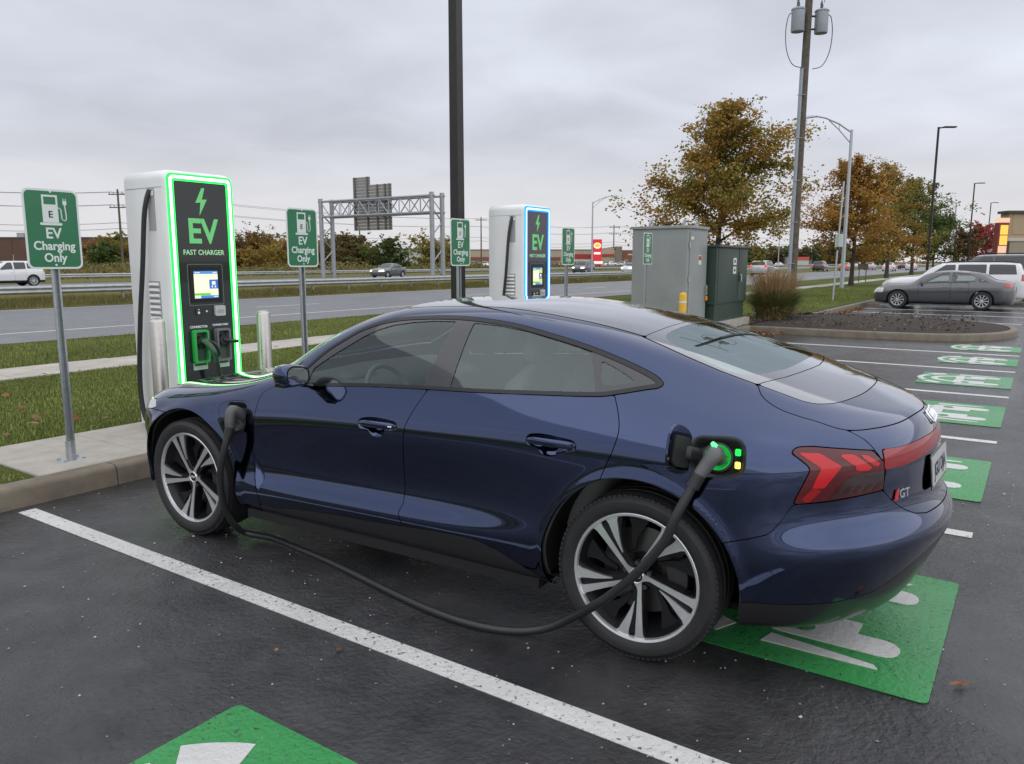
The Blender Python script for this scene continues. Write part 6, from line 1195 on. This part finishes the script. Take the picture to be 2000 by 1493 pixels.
ORG=[(0.300,0.158,0.033),(0.247,0.143,0.033),(0.195,0.143,0.033),(0.345,0.173,0.042),(0.285,0.128,0.039)]; OLV=[(0.180,0.158,0.033),(0.225,0.165,0.033),(0.128,0.135,0.030),(0.150,0.143,0.030)]; MIXA=OLV[:3]+ORG[:3]; GRNc=[(0.060,0.093,0.027),(0.075,0.105,0.033),(0.093,0.117,0.033)]; RUS=[(0.285,0.112,0.030),(0.240,0.128,0.030),(0.315,0.150,0.033),(0.195,0.128,0.033)]; REDc=[(0.255,0.033,0.033),(0.315,0.053,0.045),(0.210,0.030,0.038)]
def tr(px,D,ytop,wpx,label,cols,seed,**k):
    p=P_(px,D); Ht=Zpx(ytop,D); return tree(k.pop('name','tree'),label,(p[0],p[1],.05),Ht,wpx*D/F,k.pop('trunk_h',Ht*.22),cols,seed,**k)
tr(1398,34,196,330,'large amber and olive maple rising behind the cabinets',MIXA+[(.32,.20,.04),(.26,.19,.04)],3,name='maple_tree',nleaf=36000,lsz=.072,group='autumn maples',trunk_h=1.9)
tr(1665,49,305,235,'amber brown maple on the lawn right of the utility pole',RUS[1:]+ORG[:2]+[(.34,.20,.04),(.30,.19,.04)],5,name='maple_tree',nleaf=24000,lsz=.085,group='autumn maples',trunk_h=2.0)
tr(1733,70,332,170,'golden olive maple overlapping the second maple on its right',OLV+ORG[1:3],8,name='maple_tree',nleaf=16000,lsz=.10,group='autumn maples',shape='round',trunk_h=2.2)
tr(1782,88,358,150,'dark green tree behind the nearest black lot lamp',GRNc,11,name='green_tree',nleaf=11000,lsz=.15,shape='round',trunk_h=2.4)
tr(1822,98,425,120,'yellow green tree right of the dark green tree',[(.09,.10,.022),(.12,.11,.025),(.07,.085,.02)],13,name='green_tree',nleaf=8000,lsz=.16,shape='round',trunk_h=1.8)
tr(1862,120,420,80,'bare twiggy tree beside the far street lamp',RUS,14,name='bare_tree',nleaf=0,shape='round',trunk_h=2)
tr(1880,112,452,80,'brownish small tree left of the red maple',[(.10,.075,.03),(.12,.07,.03)],15,name='small_tree',nleaf=4500,lsz=.17,shape='round',trunk_h=1)
tr(1917,120,442,85,'crimson maple left of the beige building',REDc,17,name='red_maple',nleaf=6000,lsz=.17,shape='round',trunk_h=1.4)
# wood beyond the far carriageway: every tree its own
RUS=[tuple(.55*k+.45*j for k,j in zip(c_,(.16,.13,.07))) for c_ in RUS]; ORG=[tuple(.7*k+.3*j for k,j in zip(c_,(.2,.16,.08))) for c_ in ORG]  # distance haze painted into these far leaf colours by blending towards pale tan
wood=[(175,118,482,70,RUS,'rusty shrubby tree behind the left guardrail','round'),(208,112,470,62,GRNc,'dark conifer in front of the brown warehouse','cone'),(232,116,468,60,OLV,'sparse olive tree behind the left utility pole','round'),(478,125,472,80,[(.16,.10,.03),(.14,.095,.03)],'ochre tree just right of the green charger','round'),(510,130,470,70,GRNc,'grey green tree between charger and second sign','round'),(545,128,490,90,ORG,'orange tree behind the second sign','round'),(590,126,488,90,ORG,'orange tree under the left gantry columns','round'),(632,132,480,80,OLV,'olive tree behind the left gantry columns','round'),(672,124,458,75,[(.10,.085,.03),(.13,.09,.035)],'tall thin brownish tree under the gantry sign','maple'),(700,128,470,60,[(.09,.075,.03),(.11,.08,.03)],'brownish tree below the gantry sign','round'),(722,126,492,60,OLV,'low olive tree left of the dark conifer','round'),(760,118,462,85,GRNc+[(.06,.075,.022)],'dark pointed tree right of the gantry sign','cone'),(842,130,480,75,OLV,'olive tree at the right gantry columns','round'),(868,140,470,50,RUS,'thin rusty tree left of the black pole','round'),(458,122,500,60,ORG,'low golden shrub tree at the charger edge','round'),(530,120,512,80,[(.22,.15,.03),(.17,.13,.03)],'low yellow shrub beside the guardrail','round')]
for i,(px,D,yt,w,c_,l,sh) in enumerate(wood): tr(px,D,yt,w*1.25,l,c_,30+i,name='far_tree',nleaf=4200,lsz=.24,shape=sh,group='trees beyond the highway',trunk_h=.5)
for i in range(22):
    px=1436+i*14+6*math.sin(i*3); D=330+20*math.sin(i*1.7); l=['dark','dull green','brownish','deep green'][i%4]
    tr(px,D,488+6*math.sin(i*2.2),42,'%s far %s tree from the left on the horizon right of the cabinets'%(['first','second','third','fourth','fifth','sixth'][i//4],l),[GRNc,OLV,[(.08,.07,.03),(.1,.08,.03)],GRNc][i%4],80+i,name='horizon_tree',nleaf=700,lsz=.75,shape='round',group='horizon trees',trunk_h=.5)
def hedge(name,label,x0,x1,y0,y1,h,n,cols,lsz,seed):
    rg=np.random.default_rng(seed); C=np.stack([rg.uniform(x0,x1,n),rg.uniform(y0,y1,n),rg.uniform(0,1,n)**.8],1); C[:,2]*=h*(.6+.4*np.sin(C[:,0]*.35+seed)*np.cos(C[:,0]*.13)); cc=np.array(cols)[rg.integers(0,len(cols),n)]*rg.uniform(.7,1.3,(n,1))
    V,Fc,cv=leaf_cloud(C,lsz,cc,rg); o=link(name,np_mesh(name,V,Fc,False,cv),LEAF); kind(o,'stuff'); o['label']=label; o['category']='undergrowth'; return o
hedge('undergrowth','scrubby brown and green undergrowth beyond the far guardrail',20,150,72,88,1.7,20000,OLV+[(.20,.17,.09),(.24,.19,.11),(.15,.15,.06)],.20,5)
hedge('far_woodland','low distant woodland along the horizon',60,900,330,420,7.5,16000,GRNc+OLV+[(.09,.07,.03)],1.0,6)
# ornamental grasses
def tuft(label,x_,y_,h,w,n,seed,group):
    rg=np.random.default_rng(seed); t=thing('ornamental_grass',label,'grass clump',(x_,y_,.16),0,group)
    def blades(n,h0,h1,wd,spread,cols,droop,nm):
        az=rg.uniform(0,2*np.pi,n); r0=rg.uniform(0,.27,n)*w; hh=rg.uniform(h0,h1,n)*h; sp=rg.uniform(.15,1,n)*spread*w/2; ss=np.linspace(0,1,6); V=np.zeros((n,6,2,3)); pz=az+np.pi/2
        for i,u in enumerate(ss):
            rr=r0+sp*(u**1.7); z_=hh*(u-droop*u**3); wv=wd*(1-u)**.6*.5+.0015
            V[:,i,0]=np.stack([rr*np.cos(az)-wv*np.cos(pz),rr*np.sin(az)-wv*np.sin(pz),z_],1); V[:,i,1]=np.stack([rr*np.cos(az)+wv*np.cos(pz),rr*np.sin(az)+wv*np.sin(pz),z_],1)
        idx=np.arange(n*12).reshape(n,6,2); Fc=np.stack([idx[:,:-1,0],idx[:,:-1,1],idx[:,1:,1],idx[:,1:,0]],-1).reshape(-1,4); cc=np.array(cols)[rg.integers(0,len(cols),n)]*rg.uniform(.7,1.3,(n,1)); cv=np.repeat(cc,12,0)
        o=link(nm,np_mesh(nm,V.reshape(-1,3),Fc,True,cv),GLEAF,t); o['kind']='stuff'
    blades(n,.55,.95,.014,1.15,[(.13,.165,.05),(.16,.18,.06),(.26,.22,.10),(.10,.135,.045)],.28,'leaf_blades')
    blades(n//2,.9,1.15,.007,.85,[(.32,.215,.10),(.38,.27,.14),(.26,.175,.085)],.05,'stems')
    blades(n//4,.3,.6,.014,1.0,[(.30,.21,.09),(.36,.25,.12)],.5,'dry_skirt')
tuft('big tan and green ornamental grass clump in the mulch bed',20.6,5.75,1.22,1.5,2600,3,'ornamental grasses'); tuft('small dry ornamental grass clump beside the green cabinet',20.55,7.35,1.25,.85,900,4,'ornamental grasses')
# lawn blades near the stalls
def blades_field(name,label,x0,x1,y0,y1,n,h,seed,cols,zf,excl=None):
    rg=np.random.default_rng(seed); X=rg.uniform(x0,x1,n); Y=rg.uniform(y0,y1,n)
    if excl is not None: k=~excl(X,Y); X,Y=X[k],Y[k]; n=len(X)
    Z=zf(X,Y); az=rg.uniform(0,2*np.pi,n); hh=h*rg.uniform(.5,1.3,n)*(1+.35*np.sin(X*1.7)*np.cos(Y*2.1)); ln=hh*rg.uniform(.1,.8,n); wv=.0035+.0025*rg.random(n); ca,sa=np.cos(az),np.sin(az)
    b=np.stack([X,Y,Z],1); pr=np.stack([-sa*wv,ca*wv,np.zeros(n)],1); mid=b+np.stack([ca*ln*.35,sa*ln*.35,hh*.6],1); tip=b+np.stack([ca*ln,sa*ln,hh],1)
    V=np.stack([b-pr,b+pr,mid+pr*.8,tip,mid-pr*.8],1).reshape(-1,3); i0=np.arange(n)*5; Fq=np.stack([i0,i0+1,i0+2,i0+4],1); 
    T3=np.stack([i0+4,i0+2,i0+3,i0+3],1)
    pn_=.5+.5*np.sin(X*.9+1)*np.sin(Y*1.3); cc=np.array(cols)[rg.integers(0,len(cols),n)]*(rg.uniform(.7,1.3,(n,1)))*(.85+.3*pn_[:,None]); cv=np.repeat(cc,5,0)
    me=bpy.data.meshes.new(name); 
    tri=np.concatenate([np.stack([i0,i0+1,i0+2],1),np.stack([i0,i0+2,i0+4],1),np.stack([i0+4,i0+2,i0+3],1)]); me=np_mesh(name,V,tri,True,cv); o=link(name,me,GLEAF); kind(o,'stuff'); o['label']=label; o['category']='grass'; return o
GC=[(.15,.205,.045),(.18,.225,.052),(.12,.175,.037),(.26,.25,.095),(.20,.225,.062)]
padx=lambda X,Y:((X>2.48)&(X<5.2)&(Y<7.0))|((X>8.3)&(X<10.8)&(Y<7.0))|((X>15.0)&(Y<7.0))
lz=lambda X,Y:np.where(Y<5.9,.13,lawn_z(X,Y)-.015)
blades_field('lawn_grass','green lawn blades between the kerb and the sidewalk',-.5,15,5.83,10.98,190000,.036,1,GC,lz,padx)
blades_field('verge_grass','lawn blades between the sidewalk and the highway',1,30,12.12,17.1,110000,.05,2,GC+[(.15,.13,.05)],lz)
blades_field('east_lawn_grass','lawn blades east of the cabinets',19,48,6.0,10.95,60000,.07,3,GC,lz)
blades_field('median_blades','tall dry grass blades in the median by the guardrail',9,75,29.5,34,80000,.22,4,[(.13,.125,.035),(.16,.14,.05),(.10,.11,.03),(.2,.16,.07)],lambda X,Y:.03+.10*np.sin((Y-29.4)/15.6*np.pi))
# fallen leaves and grit
def leaves(name,label,P,seed,sz=.035,cols=((.20,.085,.035),(.26,.13,.06),(.15,.075,.035),(.34,.22,.12))):
    rg=np.random.default_rng(seed); P=np.array(P,float); cc=np.array(cols)[rg.integers(0,len(cols),len(P))]*rg.uniform(.7,1.3,(len(P),1)); V,Fc,cv=leaf_cloud(P,sz,cc,rg,.18); o=link(name,np_mesh(name,V,Fc,False,cv),LEAF); kind(o,'stuff'); o['label']=label; o['category']='leaves'; return o
rg=np.random.default_rng(3)
leaves('fallen_leaves','brown fallen leaves heaped where the island kerb meets the main kerb',np.stack([18.2-np.abs(rg.normal(0,.35,260)),5.6-np.abs(rg.normal(0,.28,260)),rg.uniform(.01,.06,260)],1),1,.05)
leaves('fallen_leaves','brown fallen leaves along the kerb beyond the mulch island',np.stack([rg.uniform(24.3,30,300),5.45-np.abs(rg.normal(0,.2,300)),rg.uniform(.01,.05,300)],1),2,.05)
leaves('fallen_leaves','scattered brown leaves on the near lawn',np.stack([rg.uniform(.8,12,60),rg.uniform(7.05,10.8,60),rg.uniform(.20,.22,60)],1),4,.05)
leaves('mulch_litter','bark chips and leaf litter on the mulch',np.stack([rg.uniform(18.6,23.8,1400),rg.uniform(1.2,6.6,1400),rg.uniform(.19,.28,1400)],1),6,.035,((.075,.055,.042),(.11,.075,.055),(.05,.038,.03),(.22,.16,.10)))
def dry_leaf(label,x_,y_,rz,sz,col):
    t=thing('dead_leaf',label,'leaf',(x_,y_,.006),rz,'single dead leaves'); P=[]
    for k in range(14):
        a=2*math.pi*k/14; r=sz*(1 if k%2 else .55)*(1.2 if k in (0,1,13) else .8); P.append((r*math.cos(a),r*math.sin(a)*.6,.004+.012*abs(math.sin(a*1.5))*sz/.05))
    MB().add(P+[(0,0,.006)],[(k,(k+1)%14,14) for k in range(14)]).build('blade',mat('dead leaf %.2f'%col[0],col,.8,var=.3,vscale=60),t,60); MB().tube([(0,0,.006),(-sz*1.2,.01,.008),(-sz*1.8,.0,.01)],.002,5).build('stalk',WOOD,t)
G=lambda px,py:(lambda d:(d[0]*-HC/d[2],d[1]*-HC/d[2]))(RT*(px-CX)/F+CU*(CY-py)/F+FW)
dry_leaf('curled brown leaf on the asphalt below the white line',*G(662,1274),.5,.03,(.12,.05,.025)); dry_leaf('small tan leaf left of the curled brown one',*G(540,1275),1.2,.022,(.25,.14,.07)); dry_leaf('reddish stick-like leaf at the right edge of the asphalt',*G(1876,1342),2.4,.045,(.24,.09,.045))
gx=rg.uniform(-1.2,7.5,1900); gy=rg.uniform(-1.5,5.6,1900); n_=len(gx); sz=rg.uniform(.0025,.008,n_)*np.where(rg.random(n_)<.04,1.7,1); az=rg.uniform(0,6.28,n_)
oct_=np.array([(1,0,0),(-.2,.8,.05),(-.9,.1,0),(.1,-.7,0),(.1,.1,.7)]); ca,sa=np.cos(az),np.sin(az)
V=np.stack([np.stack([gx+sz*(o_[0]*ca-o_[1]*sa),gy+sz*(o_[0]*sa+o_[1]*ca),.0035+sz*o_[2]],1) for o_ in oct_],1).reshape(-1,3); i0=np.arange(n_)*5
tri=np.concatenate([np.stack([i0+a,i0+b,i0+4],1) for a,b in ((0,1),(1,2),(2,3),(3,0))]); sh=rg.uniform(.10,.55,(n_,1)); cv=np.repeat(sh*np.array([[1,.97,.9]]),5,0)
o=link('grit',np_mesh('grit',V,tri,False,cv),leaf_mat('grit stone',.8,0.)); kind(o,'stuff'); o['label']='pale grit and chips scattered on the wet asphalt'; o['category']='gravel'
